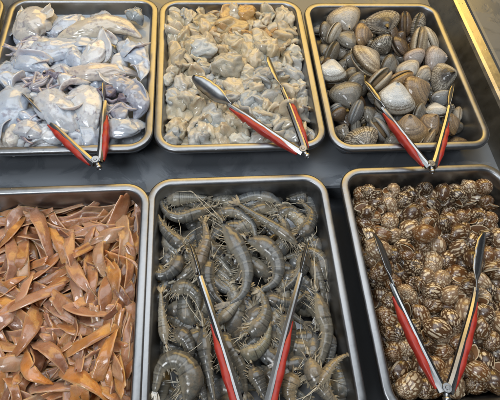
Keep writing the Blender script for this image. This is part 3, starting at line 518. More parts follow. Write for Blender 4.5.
MEAT = "4,2654,1061,-384,1,-45,89,4,363;4,2551,1281,-341,21,40,58,-68,297;4,2434,2689,-398,94,-32,-12,-1,279;5,1637,3174,-340,90,5,-30,31,347;1,2109,2499,-339,9,-90,33,27,365;7,1544,1986,-342,68,-38,-54,-31,318;1,2405,307,-340,28,31,90,-10,364;1,962,311,-338,82,27,35,36,337;7,1562,290,-369,9,96,-25,4,336;9,897,1484,-377,11,-95,24,16,286;7,2217,655,-372,5,43,-89,16,330;6,612,3183,-393,41,4,-16,90,359;9,2574,703,-386,68,-3,11,72,310;4,1949,766,-392,27,-16,13,-94,313;7,1271,1475,-385,94,-24,1,23,280;1,2692,3001,-338,50,52,16,67,315;11,1935,2849,-366,62,22,-47,-59,300;5,1275,336,-362,1,-67,74,1,365;7,2617,3188,-357,65,64,-17,-37,334;6,1247,1241,-325,34,-25,-82,-39,298;8,1945,1074,-365,4,54,77,-33,365;1,2653,2161,-349,36,-38,-76,-39,291;6,2031,1512,-372,55,9,44,70,333;9,1047,2312,-348,47,-65,-56,-21,282;7,1709,633,-386,91,-32,22,-13,265;8,1277,623,-390,93,-20,-13,29,313;5,587,1745,-366,42,1,50,-76,286;5,800,1055,-302,64,-33,54,44,351;4,1340,2779,-377,16,41,-87,-22,365;2,1481,1764,-310,34,75,30,-48,301;10,545,1890,-396,52,-2,-10,-85,270;9,2249,1544,-314,24,27,73,-58,329;2,1008,1012,-390,13,-93,33,-7,302;4,905,3147,-395,3,-41,91,3,295;4,1165,3065,-396,97,-17,-8,13,309;7,1073,1865,-367,59,78,17,-12,287;9,763,289,-389,96,6,-8,-26,292;2,1748,2558,-358,86,-35,34,17,262;5,1997,600,-368,15,-1,-21,-97,311;1,747,2499,-307,20,67,-8,71,335;11,1513,2800,-342,33,31,-20,87,323;11,1195,2401,-354,83,-27,35,-33,335;6,2638,1856,-380,68,33,-7,-65,336;7,1759,1359,-373,22,1,26,-94,336;4,1410,2071,-387,4,58,-81,-8,341;6,569,2557,-316,64,48,28,-52,368;11,1137,813,-357,32,21,-22,-90,365;2,556,1404,-395,77,17,2,61,280;9,2674,382,-374,40,-22,-9,89,291;9,1026,2581,-397,8,-86,-50,-6,295;9,2374,1624,-396,1,-92,-39,-11,292;8,1468,931,-399,9,71,-70,-3,289;7,623,609,-355,46,-18,-22,-84,355;1,1647,2448,-361,97,7,20,-11,333;1,1999,2004,-344,42,-77,-37,30,366;10,2367,2453,-378,4,9,18,98,365;11,2270,3055,-364,70,-43,-17,55,283;6,2127,3153,-381,66,-3,33,67,298;5,2293,2149,-304,70,-8,-70,-11,366;0,1195,1717,-394,2,42,-91,-2,271;6,2078,1212,-401,97,15,9,-19,298;2,965,2761,-368,19,11,-36,91,271;1,1941,1312,-348,61,-46,34,55,321;7,1474,2512,-372,87,19,-20,41,286;0,2581,883,-355,49,87,8,4,346;2,2416,774,-277,55,45,43,-56,367;1,1659,1850,-346,37,-62,-69,-3,347;8,1243,2952,-399,20,16,-94,-21,262;4,2418,2234,-400,7,-44,89,-4,261;4,823,1668,-397,78,17,16,58,313;6,1022,3171,-362,55,-39,49,-55,269;4,2675,748,-332,24,49,-12,83,337;0,1792,752,-344,64,60,-33,-34,345;10,2442,1001,-372,12,-43,85,-26,350;8,2536,2250,-330,26,-77,-8,58,349;1,1820,1727,-374,97,8,16,-17,291;6,1782,526,-308,63,46,59,-22,351;5,1147,2799,-348,3,-89,30,34,300;9,1404,3170,-397,0,79,-61,9,289;5,560,274,-344,15,-90,7,41,273;2,585,2992,-357,34,-84,43,-3,333;0,945,1641,-341,66,39,22,-60,306;7,1588,1486,-383,20,-90,32,-21,299;3,586,2380,-336,26,-48,-69,-48,343;7,1139,1558,-388,0,16,-91,-38,267;1,1406,2262,-355,65,-45,-6,-61,279;7,2176,1682,-377,6,-2,92,40,312;9,1864,895,-375,22,-91,-29,-19,316;8,1991,736,-289,41,80,-42,-10,316;11,2572,2586,-340,3,-3,-86,52,362;8,1593,2607,-346,24,-60,-27,-71,262;11,1878,2165,-355,75,5,-18,64,355;1,2316,1790,-374,20,-63,-70,-28,264;9,1594,2181,-381,51,12,9,85,341;6,2177,393,-353,7,-34,45,82,346;10,1083,1171,-299,36,-79,-32,-38,359;5,1080,451,-331,60,42,-68,1,339;2,2369,1476,-364,64,-72,-25,4,269;10,1467,2959,-390,98,-10,-4,18,329;4,802,2045,-356,35,76,-31,-44,360;4,922,1907,-383,4,30,-9,-95,276;11,1865,283,-362,11,26,-6,-96,331;3,2625,242,-354,59,47,40,-52,268;7,1116,1355,-366,20,-50,-78,32,352;1,2532,3047,-347,8,84,21,49,300;8,900,698,-384,93,-16,-10,32,358;3,668,2070,-378,70,-25,23,-63,267;8,2366,2946,-396,90,-15,-10,40,287;6,2456,2781,-385,80,-47,-18,-33,260;1,1447,615,-353,6,59,9,-80,293;7,2670,1461,-381,39,-2,1,92,276;1,2105,2197,-328,59,-41,47,51,364;4,906,2901,-383,31,68,-53,-40,268;3,856,457,-358,53,-34,36,-69,354;0,1435,1612,-405,97,-4,11,22,300;3,1726,1101,-379,6,66,75,5,367;10,1946,2640,-369,25,-11,-31,-91,365;10,754,839,-387,73,-8,1,-68,355;6,1948,3188,-392,93,-22,-26,14,305;3,530,1576,-352,14,-59,20,77,276;7,1326,952,-355,10,73,-40,54,290;10,1034,2179,-385,90,-34,23,11,268;5,2438,1192,-323,78,59,-21,-3,351;2,2691,2002,-333,5,-81,32,-49,263;4,1263,1875,-382,53,-78,-27,18,284;5,605,1156,-363,47,7,11,87,331;1,1495,1116,-359,15,-1,84,-53,310;5,1366,1369,-366,26,-21,-87,-36,270;1,2307,1963,-373,95,2,24,19,276;4,1204,2163,-399,28,-11,18,-94,287;11,801,3022,-338,88,-3,-38,28,322;10,2322,3198,-328,29,-39,-52,-70,334;3,791,1823,-337,49,73,-31,37,327;11,2069,910,-339,67,-17,-72,-10,265;4,638,2236,-357,29,31,28,-86,331;8,1752,2292,-360,3,18,-47,87,343;9,1844,3043,-392,2,-23,-95,-21,295;10,1249,2564,-371,4,-30,-30,90,328;5,2382,550,-339,89,-44,-9,6,363;8,611,2662,-308,53,40,56,-50,359;3,1083,619,-334,59,53,32,-52,328;1,1681,2898,-372,53,12,14,83,330;2,544,2114,-339,75,-19,-42,47,343;6,1079,260,-333,87,-5,47,-10,289;6,1631,505,-350,59,55,-34,-49,370;8,916,1295,-379,8,10,99,-11,359;10,1666,1628,-392,16,2,-9,98,320;3,2511,1401,-392,9,3,-11,-99,271;4,2065,3057,-397,90,-24,0,-37,308;2,2483,2011,-335,39,53,72,23,368;2,1435,446,-322,90,19,39,3,318;10,934,921,-330,53,30,35,-71,348;9,1595,832,-369,18,66,-67,-29,343;3,1214,1057,-375,16,-91,-35,13,309;2,2184,1095,-342,18,14,-91,-33,354;8,2208,2325,-344,79,54,25,-16,337;7,2118,2879,-362,35,-24,-21,-88,330;8,2023,1772,-392,46,-11,16,-87,292;11,2590,1644,-360,22,21,48,82,343;9,1341,1769,-376,53,57,46,44,291;0,2557,452,-361,79,5,-38,-49,328;0,602,962,-355,90,16,-27,29,352;8,2169,2020,-377,89,16,27,33,279;4,2160,1886,-397,92,34,1,-22,285;9,2211,1344,-379,65,-3,-17,74,301;10,1357,793,-382,4,-30,-95,6,309;3,2209,2698,-380,52,-3,2,86,311;8,1892,1483,-365,58,70,-42,8,312;9,1785,1976,-390,4,-92,37,-8,328;3,975,2050,-356,5,-32,-78,53,369;6,1240,3184,-383,75,-48,-14,-44,279;1,1002,1742,-368,51,-84,19,-3,278;0,2296,953,-372,71,-13,-38,57,305;1,2676,1233,-352,48,73,44,21,289;11,710,1415,-350,39,-61,-64,28,332;0,2166,255,-345,13,19,-72,-66,355;5,1923,2427,-364,21,-71,-67,8,327;11,1557,1313,-351,53,11,-17,83,364;1,903,2417,-344,19,86,-34,33,362;4,2627,2436,-375,32,93,14,13,357;6,1413,2641,-375,12,-33,91,-21,279;8,2151,811,-344,1,41,-57,-71,317;2,723,485,-330,67,36,62,21,296;8,1760,2709,-400,13,13,-97,-17,274;7,571,434,-363,96,4,-29,3,314;8,834,2659,-359,6,34,86,-38,367;1,566,2812,-380,28,91,-29,-3,292;1,1961,438,-359,17,57,68,-42,299;0,2636,2815,-403,30,-12,2,95,310;5,794,2253,-338,6,48,3,-87,300"
STRIPROWS = "0,-1206,-2905,-703,99,14,3,-5,10945;10,-1928,-1979,-745,36,5,6,93,9398;2,-1176,-2602,-732,74,24,16,60,9722;5,-1326,-3228,-715,19,-11,52,-82,10356;0,-858,-2000,-756,2,-14,-99,-1,10409;5,-763,-1458,-731,16,91,-38,-7,10575;3,22,-1568,-747,70,-19,-20,66,9393;5,-366,-767,-765,99,7,4,11,10026;1,-1876,-1204,-759,89,27,1,36,9612;8,-1887,-2204,-743,28,96,5,8,10973;0,-504,-2311,-726,7,0,13,-99,9844;2,-1399,-1255,-729,61,21,20,74,10463;2,-697,-2992,-731,7,28,-90,-33,9841;5,-1835,-1841,-756,27,-1,-19,94,10378;2,-1629,-3338,-731,87,27,9,39,10064;8,-1964,-1081,-747,96,23,-3,-16,10096;8,-844,-1768,-754,24,-96,16,-2,9611;4,-1244,-1309,-753,81,-16,16,-53,9547;6,-263,-3277,-765,97,1,1,25,10875;8,27,-2403,-747,74,17,16,63,10036;11,-1260,-3102,-761,26,2,5,-96,10439;10,-117,-1721,-742,61,6,4,79,10106;10,-1493,-1920,-747,51,-2,-3,86,9438;5,-226,-3420,-763,96,-11,-4,24,9267;7,-347,-2143,-749,99,13,-1,-2,9765;9,-793,-1273,-725,16,-90,39,9,9216;3,-316,-2047,-738,20,-9,-34,91,9863;4,-819,-1673,-755,34,-2,-6,94,9520;0,-1294,-3025,-674,2,26,-96,-12,9287;8,-510,-1065,-762,0,-25,97,5,9026;0,-1759,-2061,-689,98,13,-3,17,10790;5,-647,-1908,-720,94,-2,8,32,9053;1,-259,-3092,-756,41,-6,-8,-91,10371;10,-1802,-1838,-672,100,4,2,-1,10378;4,-966,-815,-755,3,0,8,-100,9393;7,-880,-914,-756,18,1,-3,-98,10297;6,-744,-2824,-766,100,1,1,-9,10076;0,-1910,-2649,-743,60,5,5,80,10327;3,-817,-1839,-683,94,-29,-2,18,10684;2,-2156,-1204,-736,15,70,-65,-28,9876;11,-903,-2289,-762,97,5,5,23,10320;5,-318,-2478,-756,96,-18,-8,20,9863;9,-1676,-2245,-772,6,-99,-10,2,9589;3,-1075,-3329,-746,3,-2,11,-99,9126;6,-1854,-1384,-762,92,11,3,38,9907;8,-1893,-1628,-758,6,-99,9,-1,10727;1,-1466,-2728,-757,76,-7,-8,64,10499;4,-68,-3070,-709,58,-17,26,-75,10672;9,-323,-1913,-729,90,-39,6,-18,9601;6,-1782,-2372,-736,9,6,10,99,9749;0,-644,-2052,-650,87,9,5,47,10344;7,-1367,-958,-761,17,-5,-14,97,10348;5,-1250,-690,-766,100,3,2,4,10947;2,-367,-1039,-674,9,44,-86,-25,10552;10,32,-2157,-682,43,-61,-55,39,9122;11,-251,-1554,-696,89,-5,-1,46,10879;7,-1828,-2651,-738,69,3,11,71,10288;3,-1680,-2841,-743,83,5,2,56,10750;1,-1144,-1301,-758,46,2,-6,89,10582;11,-1221,-1622,-751,95,29,4,8,10512;9,-1506,-2314,-733,25,-96,3,-6,10598;5,-1831,-1983,-657,99,-9,-7,10,9572;2,-1599,-1590,-708,16,97,18,1,9572;2,-942,-846,-679,95,27,-3,13,9101;5,-463,-927,-713,15,25,-77,-57,9858;8,-1158,-1943,-750,25,5,24,94,9191;5,-447,-1384,-757,73,-12,-16,66,9236;0,-338,-2697,-746,5,2,7,100,9415;3,-748,-3226,-747,96,-27,-1,1,9403;1,-644,-932,-758,93,26,-2,27,10377;8,-305,-2973,-754,8,36,-93,-8,10220;10,-317,-3429,-688,9,-100,-4,-1,10386;4,-612,-1684,-718,22,-96,-15,-4,10044;0,-647,-2593,-700,99,8,-4,13,10937;5,-1273,-2201,-645,39,92,-4,0,9601;10,-1874,-2126,-655,96,28,-1,7,9756;9,-283,-2179,-664,81,-37,14,-44,9535;9,-1180,-1728,-767,1,-11,97,-22,9125;3,-1854,-1560,-732,19,96,18,-7,10058;4,-1740,-3127,-754,28,-86,-42,13,9298;5,-153,-977,-761,88,8,9,47,10574;10,-320,-1064,-744,81,12,4,57,9003;5,-757,-2467,-638,47,5,5,88,9882;1,-779,-1742,-681,16,6,-14,-98,10930;11,-396,-1873,-700,91,5,14,39,10361;5,-1656,-2602,-700,95,3,0,-31,10194;11,-662,-2838,-718,98,9,5,18,10520;2,-1161,-2143,-683,90,39,-1,-18,9687;1,-1243,-1127,-674,30,93,-15,-16,9816;1,-119,-2886,-733,89,1,0,45,9292;8,-717,-2480,-739,84,54,3,8,10914;4,-1910,-952,-755,17,98,-13,-3,9171;6,-1775,-1450,-720,72,69,9,7,9433;7,-511,-3067,-752,10,-96,-25,3,9037;8,-1918,-2584,-674,69,63,-23,-27,9304;5,-1751,-1568,-690,15,1,-20,-97,9750;0,-524,-2208,-651,94,8,-8,31,9035;5,-1826,-3105,-676,88,-29,-24,28,10384;8,-540,-1252,-753,14,61,-76,-18,9741;10,-1784,-1255,-677,27,8,-19,-94,9333;8,-1167,-1507,-724,5,10,98,14,10027;7,-973,-1038,-718,42,-83,37,-4,9415;4,-570,-3104,-715,13,3,-99,2,9527;10,-1011,-2720,-669,7,8,13,99,9777;11,-753,-3397,-695,99,3,-6,8,10131;0,-161,-3181,-636,13,78,-61,-4,10743;11,-1418,-2633,-702,34,3,5,94,9443;8,-1660,-3054,-687,23,46,-79,-33,9608;4,-98,-1842,-704,4,-91,-40,3,10509;2,-143,-2700,-655,7,67,74,5,9931;1,18,-3059,-727,72,12,19,66,9705;10,-309,-2602,-708,2,-15,98,-10,9982;4,-862,-2529,-659,40,-77,46,-18,10672;10,-1091,-1098,-727,44,-89,10,-7,10259;9,-1,-933,-754,11,-76,-64,-1,10264;9,-1464,-2781,-651,1,94,-33,3,9054;1,-670,-3343,-748,99,15,-4,7,9932;6,-1205,-729,-685,29,94,17,7,10085;2,-618,-2399,-631,5,84,-54,-6,10029;0,-1267,-2601,-630,9,-3,-98,19,9279;2,-289,-2630,-638,10,52,84,9,9512;7,44,-2785,-694,58,-41,45,-54,10192;11,-1550,-774,-711,99,8,2,11,10285;4,-325,-1708,-744,46,-17,23,-84,9596;9,-915,-2596,-670,8,-45,-87,19,9673;11,-1747,-1367,-724,13,-2,11,-99,9389;9,-1064,-1709,-684,2,-22,97,2,9842;0,-1470,-2429,-670,7,3,97,23,10578;6,-536,-2956,-731,71,64,23,16,9476;3,-684,-664,-747,96,-27,-2,4,9410;8,43,-1094,-740,58,53,38,48,9188;0,-199,-2005,-636,6,78,62,-1,10061;7,-24,-2038,-704,61,-14,21,-76,10778;0,-231,-1274,-745,12,49,-82,-26,9791;6,-1236,-3287,-628,7,50,85,15,9229;8,-1042,-1785,-690,13,93,34,1,9548;6,-1864,-2530,-674,83,41,-16,-35,10834;5,-1970,-897,-725,43,-6,-10,-89,9382;0,-970,-1338,-671,48,6,-3,88,9014;8,-511,-1516,-690,78,51,18,31,9589;5,-29,-1443,-728,83,2,6,55,9162;8,-384,-663,-738,6,6,-90,-43,10559;7,-202,-1338,-705,45,-78,-36,25,10026;3,-813,-3225,-698,0,-1,94,-33,10349;5,-1775,-922,-733,89,-10,6,43,9192"

# ------------------------------------------------------------ setting: counter, well, side rail
def slab(name, x0, x1, y0, y1, z, mat, drop=None):
    nx, ny = 40, 40; V, F = [], []
    for j in range(ny + 1):
        for i in range(nx + 1):
            V.append((x0 + (x1 - x0) * i / nx, y0 + (y1 - y0) * j / ny, z))
    for j in range(ny):
        for i in range(nx):
            a = j * (nx + 1) + i; F.append((a, a + 1, a + nx + 2, a + nx + 1))
    if drop is not None:
        b = len(V)
        for i in range(nx + 1): V.append((x0 + (x1 - x0) * i / nx, y0 - .003, z - .003))
        for i in range(nx + 1): V.append((x0 + (x1 - x0) * i / nx, y0 - .003, drop))
        for i in range(nx):
            F.append((b + i, b + i + 1, i + 1, i)); F.append((b + nx + 1 + i, b + nx + 2 + i, b + i + 1, b + i))
    return tag(mk(name, V, F, mat, smooth=False), kind='structure')
slab('counter', -1.2, .590, -.040, 1.3, -.0475, MAT['counter'], -.0835)
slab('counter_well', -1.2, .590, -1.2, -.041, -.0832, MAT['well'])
prof = [(.5885, -.0835), (.5890, -.047), (.6010, -.006), (.6040, -.0015), (.6085, 0.001), (.6240, .001), (.6290, -.002), (.6310, -.008), (.6330, -.030), (.6500, -.032), (.6520, -.022), (.6560, -.020), (1.3, -.020)]
V, F = [], []
ys = [-1.2 + 2.5 * i / 40 for i in range(41)]
for y in ys:
    for x, z in prof: V.append((x, y, z))
n = len(prof)
for j in range(40):
    for i in range(n - 1):
        a = j * n + i; F.append((a, a + n, a + n + 1, a + 1))
rail = mk('counter_rail', V, F, MAT['rail'], smooth=False); tag(rail, kind='structure')
rail.data.materials.append(MAT['counter'])
for k, p in enumerate(rail.data.polygons):
    if k % (n - 1) >= 8: p.material_index = 1

# ------------------------------------------------------------ the trays
shallow, deep = make_tray(.046), make_tray(.066)
TL = {1: 'steel tray heaped with bluish white squid', 2: 'steel tray heaped with cream shelled meat', 3: 'steel tray of whole clams beside the counter rail',
      4: 'steel tray of glossy brown strips', 5: 'steel tray of raw grey shrimp', 6: 'steel tray of brown mottled sea snails'}
for k, (x, y, z, d) in TRAYS.items():
    o = link('tray', shallow if d < .05 else deep); o.location = (x, y, z)
    tag(o, TL[k], 'tray', 'steel serving trays on the counter')
    if k in (2, 4):                                       # raised drain plate the food lies on
        h = .0225 if k == 2 else .0235; e = .024
        P = rrect(e, TW - e, e, TD - e, .02)
        V = [(a, b, -d + h) for a, b in P] + [(a, b, -d + .002) for a, b in P]; m_ = len(P)
        F = [tuple(range(m_))] + [(i, m_ + i, m_ + (i + 1) % m_, (i + 1) % m_) for i in range(m_)]
        mk('drain_plate', V, F, MAT['pan'], o, False)
o = link('tray', shallow); o.location = (TRAYS[1][0] - TW - .006, .012, 0)
tag(o, 'steel tray cut off at the top left corner of the photo', 'tray', 'steel serving trays on the counter')

def rows(s): return [tuple(int(v) for v in r.split(',')) for r in s.split(';')]
def pose(o, r, dz=0.0, k=1.0):
    o.rotation_mode = 'QUATERNION'
    o.location = (r[1] / 1e4, r[2] / 1e4, r[3] / 1e4 + dz); o.rotation_quaternion = Quaternion((r[4], r[5], r[6], r[7])).normalized()
    s = r[8] / 1e4 * k; o.scale = (s, s, s)
def pj(P):
    q = CAM_M.transposed() @ (Vector(P) - CAM_LOC)
    return 250 - FPX * q.x / q.z, 200 + FPX * q.y / q.z
def jit(c, r, a=.12):
    k = 1 + r.uniform(-a, a)
    h = r.uniform(-a, a) * .3
    return tuple(min(1, max(0, v * k * (1 + h * q))) for v, q in zip(c, (1, .1, -1))) + (1,)

# ------------------------------------------------------------ sea snails
SHELL, LIP, OPER = snail_meshes(0)
rg = random.Random(11)
def between(u, v, A, B, C):
    s = lambda p, q: (q[0] - p[0]) * (v - p[1]) - (q[1] - p[1]) * (u - p[0])
    return s(A, C) < 0 and s(B, C) > 0
def snail(r):
    x, y, z, d = TRAYS[6]; h = r[8] / 1e4 * .56
    r = list(r); r[1] = min(max(r[1], (x + .0185 + h) * 1e4), (x + TW - .0185 - h) * 1e4); r[2] = min(max(r[2], (y + .0185 + h) * 1e4), (y + TD - .0185 - h) * 1e4)
    t = link('sea_snail', SHELL)
    pose(t, r, .002, 1.16)
    link('shell_lip', LIP, t); link('operculum', OPER, t)
    u, v = pj(t.location)
    if v > 330 and 405 < u < 470: z_ = 'low in the crook between the tong arms'
    elif 385 < u < 478 and v > 240: z_ = 'in the heap middle between the tong blades'
    elif v < 235: z_ = 'at the back of the heap under the rear rim'
    elif u <= 432: z_ = 'on the left of the heap along the left rim'
    else: z_ = 'on the right of the heap outside the right tong arm'
    tag(t, 'mottled brown sea snail ' + z_, 'sea snail', 'sea snails heaped in the front right tray')
for r in rows(SNAILS): snail(r)

# ------------------------------------------------------------ clams
VALVES = [(clam_valve(.48, s, 1), clam_valve(.48, s + 20, -1)) for s in (1, 2)]
CK = {'heart': ((.72, .66, .54), .60, 0), 'cream': ((.66, .54, .36), .10, .3), 'white': ((.66, .63, .55), .0, .9), 'grey': ((.27, .25, .20), .3, .12), 'zig': ((.66, .60, .48), .85, .0),
      'tan': ((.46, .29, .13), .15, .10), 'blue': ((.33, .35, .36), .0, .15), 'dark': ((.22, .14, .08), .5, 0.), 'pale': ((.72, .63, .48), .0, .4),
      'pink': ((.62, .50, .42), 0, .3)}
HINGE = -.56
def clam(loc, rot, size, kind, gape, label, var=0, group='clams heaped in the back right tray'):
    r = random.Random(hash((round(loc[0] * 1e5), round(loc[1] * 1e5))) & 0xffff)
    t = link('clam', None); t.location = loc
    t.rotation_mode = 'QUATERNION'; t.rotation_quaternion = rot; t.scale = (size,) * 3
    tag(t, label, 'clam', group)
    base, zig, worn = CK[kind]; c = jit(base, r, .10)
    for sgn, m in zip((1, -1), VALVES[var]):
        v = link('valve', m, t); v.color = c; v['zig'] = float(zig); v['worn'] = float(worn); v['heart'] = 1.0 if kind == 'heart' else .25
        g = gape * .5 * sgn
        v.matrix_local = Matrix.Translation((0, HINGE, 0)) @ Matrix.Rotation(g, 4, 'X') @ Matrix.Translation((0, -HINGE, 0))
    if gape > .12:
        V, F = [], []
        for j in range(7):
            for i in range(16):
                ph = pi * j / 6; a = 2 * pi * i / 16; d = Vector((sin(ph) * cos(a), sin(ph) * sin(a), cos(ph)))
                k = 1 + .25 * nz(d, 2.4, size * 999)
                V.append((d.x * .72 * k, d.y * .50 * k + .05, d.z * .24 * k))
        for j in range(6):
            for i in range(16): F.append((j * 16 + i, (j + 1) * 16 + i, (j + 1) * 16 + (i + 1) % 16, j * 16 + (i + 1) % 16))
        mk('flesh', V, F, MAT['flesh'], t)
rg = random.Random(4)
for r in rows(CLAMS):
    kd = rg.choice(['cream', 'grey', 'tan', 'grey', 'dark', 'blue', 'zig', 'grey'])
    q = Quaternion((r[4], r[5], r[6], r[7])).normalized()
    clam((r[1] / 1e4, r[2] / 1e4, r[3] / 1e4), q, r[8] / 1e4, kd, 0.0, {'cream': 'cream', 'grey': 'dull grey', 'tan': 'tan', 'dark': 'dark brown', 'blue': 'blue grey', 'zig': 'dark patterned'}[kd] + ' clam half buried under the other clams of its tray', rg.randrange(2))
# u, v, z, length px, yaw, tilt (0 flat, 90 opening up, -90 hinge up), roll, kind, gape, label
KEY = [
 (343, 19, -.013, 34, 10, -18, 0, 'cream', .0, 'flat lying cream clam at the back left corner of its tray'),
 (381, 23, -.010, 35, 8, -38, 0, 'heart', .04, 'pale clam with black rays round a dark beak at the back rim'),
 (362, 36, -.013, 25, 80, 25, 10, 'tan', .0, 'round tan clam left of the dark mottled round clam'),
 (334, 34, -.014, 22, 55, 60, 0, 'pale', .06, 'narrow yellowish clam tilted on edge near the left rim'),
 (347, 41, -.016, 25, 130, 20, 15, 'grey', .0, 'brownish grey clam lying behind the big cream open clam'),
 (381, 45, -.014, 23, 20, 20, -10, 'zig', .0, 'dark mottled round clam in the middle of the back row'),
 (325, 31, -.022, 18, 80, 30, 0, 'grey', .0, 'small dark grey clam in the back left corner'),
 (332, 54, -.020, 24, 60, 70, 0, 'grey', .12, 'grey clam with a slit between its valves at the left rim'),
 (367, 61, -.006, 38, 118, 38, 12, 'cream', .10, 'largest cream banded clam turned on its left edge'),
 (379, 81, -.006, 28, 38, 86, 0, 'pale', .34, 'gaping clam with two yellow shell edges beside the left tong blade'),
 (332, 73, -.012, 32, 165, 12, 10, 'white', .0, 'white worn clam with a grey side at the left rim'),
 (356, 80, -.018, 19, 30, 10, 0, 'grey', .0, 'small grey clam under the left tong blade tip'),
 (345, 94, -.010, 35, 5, -12, 0, 'grey', .0, 'long grey rough clam above the blue grey one'),
 (356, 113, -.012, 27, 62, 80, 0, 'blue', .0, 'slim blue grey clam standing on edge left of the tong'),
 (369, 115, -.018, 19, 100, 20, 0, 'grey', .0, 'small grey clam between the blue clam and the tong arm'),
 (338, 115, -.020, 19, 30, 30, 0, 'dark', .1, 'dark reddish brown clam sunk at the left rim'),
 (361, 139, -.012, 36, 12, -20, 0, 'zig', .0, 'cream clam with wavy black lines at the front left corner'),
 (380, 130, -.012, 28, 118, 80, 0, 'blue', .22, 'open striped clam on edge behind the red left grip'),
 (396, 101, -.002, 40, 160, -6, 0, 'white', .0, 'biggest clam with a chalky white centre between the tong arms'),
 (416, 94, -.005, 36, 105, 25, -15, 'tan', .0, 'tan banded clam right of the chalky white clam'),
 (398, 82, -.008, 30, 20, 72, 0, 'tan', .05, 'brown clam on edge above the chalky white clam'),
 (407, 69, -.008, 24, 15, -25, 0, 'pale', .0, 'pale smooth clam in the middle of the heap'),
 (414, 57, -.008, 21, 10, 18, 0, 'pink', .0, 'small pale pinkish clam above the pale smooth one'),
 (434, 60, -.008, 26, 80, 8, 0, 'pink', .0, 'smooth pinkish oval clam near the right side of the heap'),
 (422, 75, -.010, 19, 40, 15, 0, 'cream', .0, 'small cream clam left of the rayed clam by the right tong blade'),
 (442, 79, -.006, 30, 85, -36, 0, 'heart', .06, 'pale clam with black rays round a dark beak above the right tong blade'),
 (419, 45, -.010, 31, 75, 75, 0, 'cream', .03, 'tall slender cream clam on edge, left of a matching one'),
 (429, 42, -.011, 29, 105, 78, 0, 'pale', .03, 'tall pale clam on edge at the right of the heap'),
 (418, 27, -.011, 24, 70, 70, 0, 'zig', .1, 'brown and white striped clam at the back right'),
 (405, 25, -.013, 23, 85, 80, 0, 'dark', .14, 'dark brown open clam at the back rim'),
 (400, 47, -.012, 22, 110, 40, 0, 'dark', .05, 'dark brown round clam beside the slender cream one'),
 (437, 111, -.004, 22, 170, 35, 0, 'white', .0, 'white wedge shaped clam left of the right tong arm'),
 (411, 131, -.008, 36, 170, -15, 0, 'tan', .0, 'brown ringed clam inside the crook of the tongs'),
 (430, 125, -.009, 25, 120, -30, 10, 'tan', .0, 'brown patterned clam at the front between the tong arms'),
 (419, 113, -.008, 20, 60, 50, 0, 'grey', .0, 'small grey clam below the tan banded clam'),
 (441, 97, -.014, 19, 0, 20, 0, 'blue', .0, 'small dark blue grey clam behind the right tong arm'),
 (451, 124, -.013, 24, 95, 40, 0, 'tan', .0, 'tan clam outside the right tong arm'),
 (427, 139, -.012, 22, 50, 80, 0, 'cream', .2, 'open cream clam at the front rim near the hinge'),
 (388, 67, -.010, 24, 60, 40, 0, 'grey', .0, 'grey clam behind the gaping clam'),
 (392, 33, -.014, 22, 100, 60, 0, 'dark', .0, 'dark clam right of the rayed clam at the back rim'),
 (395, 140, -.014, 24, 20, 20, 0, 'grey', .0, 'grey clam at the front rim behind the red left grip'),
 (352, 60, -.016, 22, 20, 30, 0, 'grey', .0, 'small grey clam left of the largest cream clam'),
]
for i, (u, v, z, L, yaw, tilt, roll, kd, gape, lab) in enumerate(KEY):
    p = bp(u, v, z); px = FPX / (CAM_LOC - p).length
    q = Euler((radians(tilt), radians(roll), radians(yaw))).to_quaternion()
    qv = Vector((0, 0, 1)).rotation_difference((CAM_LOC - p).normalized())   # tilt is read against the line of sight
    clam(p, qv.slerp(Quaternion(), .35) @ q, L / px / 2 * .97, kd, gape, lab, i % 2)

# ------------------------------------------------------------ shelled meat
BITS = [bit_mesh(i) for i in range(N_BIT)]
rg = random.Random(8)
BC = {'cream': (.70, .61, .45), 'white': (.74, .69, .57), 'grey': (.56, .56, .53), 'yellow': (.68, .57, .38), 'orange': (.68, .43, .19)}
BG = 'pieces of shelled meat heaped in the back middle tray'
def bit_label(kd, u, v):
    nm = {'cream': 'cream curled piece of shelled meat', 'white': 'whitish curled piece of shelled meat', 'grey': 'grey wet piece of shelled meat', 'yellow': 'yellowish piece of shelled meat', 'orange': 'orange piece of shelled meat'}[kd]
    return nm + (' at the back of its heap' if v < 45 else ' at the front of its heap' if v > 105 else ' in the middle of its heap')
for r in rows(MEAT):
    o = link('shelled_meat', BITS[r[0]]); pose(o, r, .0215, 1.30)
    u, v = pj(o.location)
    kd = rg.choice(['cream', 'yellow', 'yellow', 'cream', 'white'] if v < 60 else ['white', 'cream', 'grey', 'grey', 'cream'])  # yellower tints towards the back, partly painting in the warm lamp's light
    if v < 38 and u > 212 and rg.random() < .45: kd = 'orange'
    o.color = jit(BC[kd], rg); tag(o, bit_label(kd, u, v), 'shellfish meat', BG)
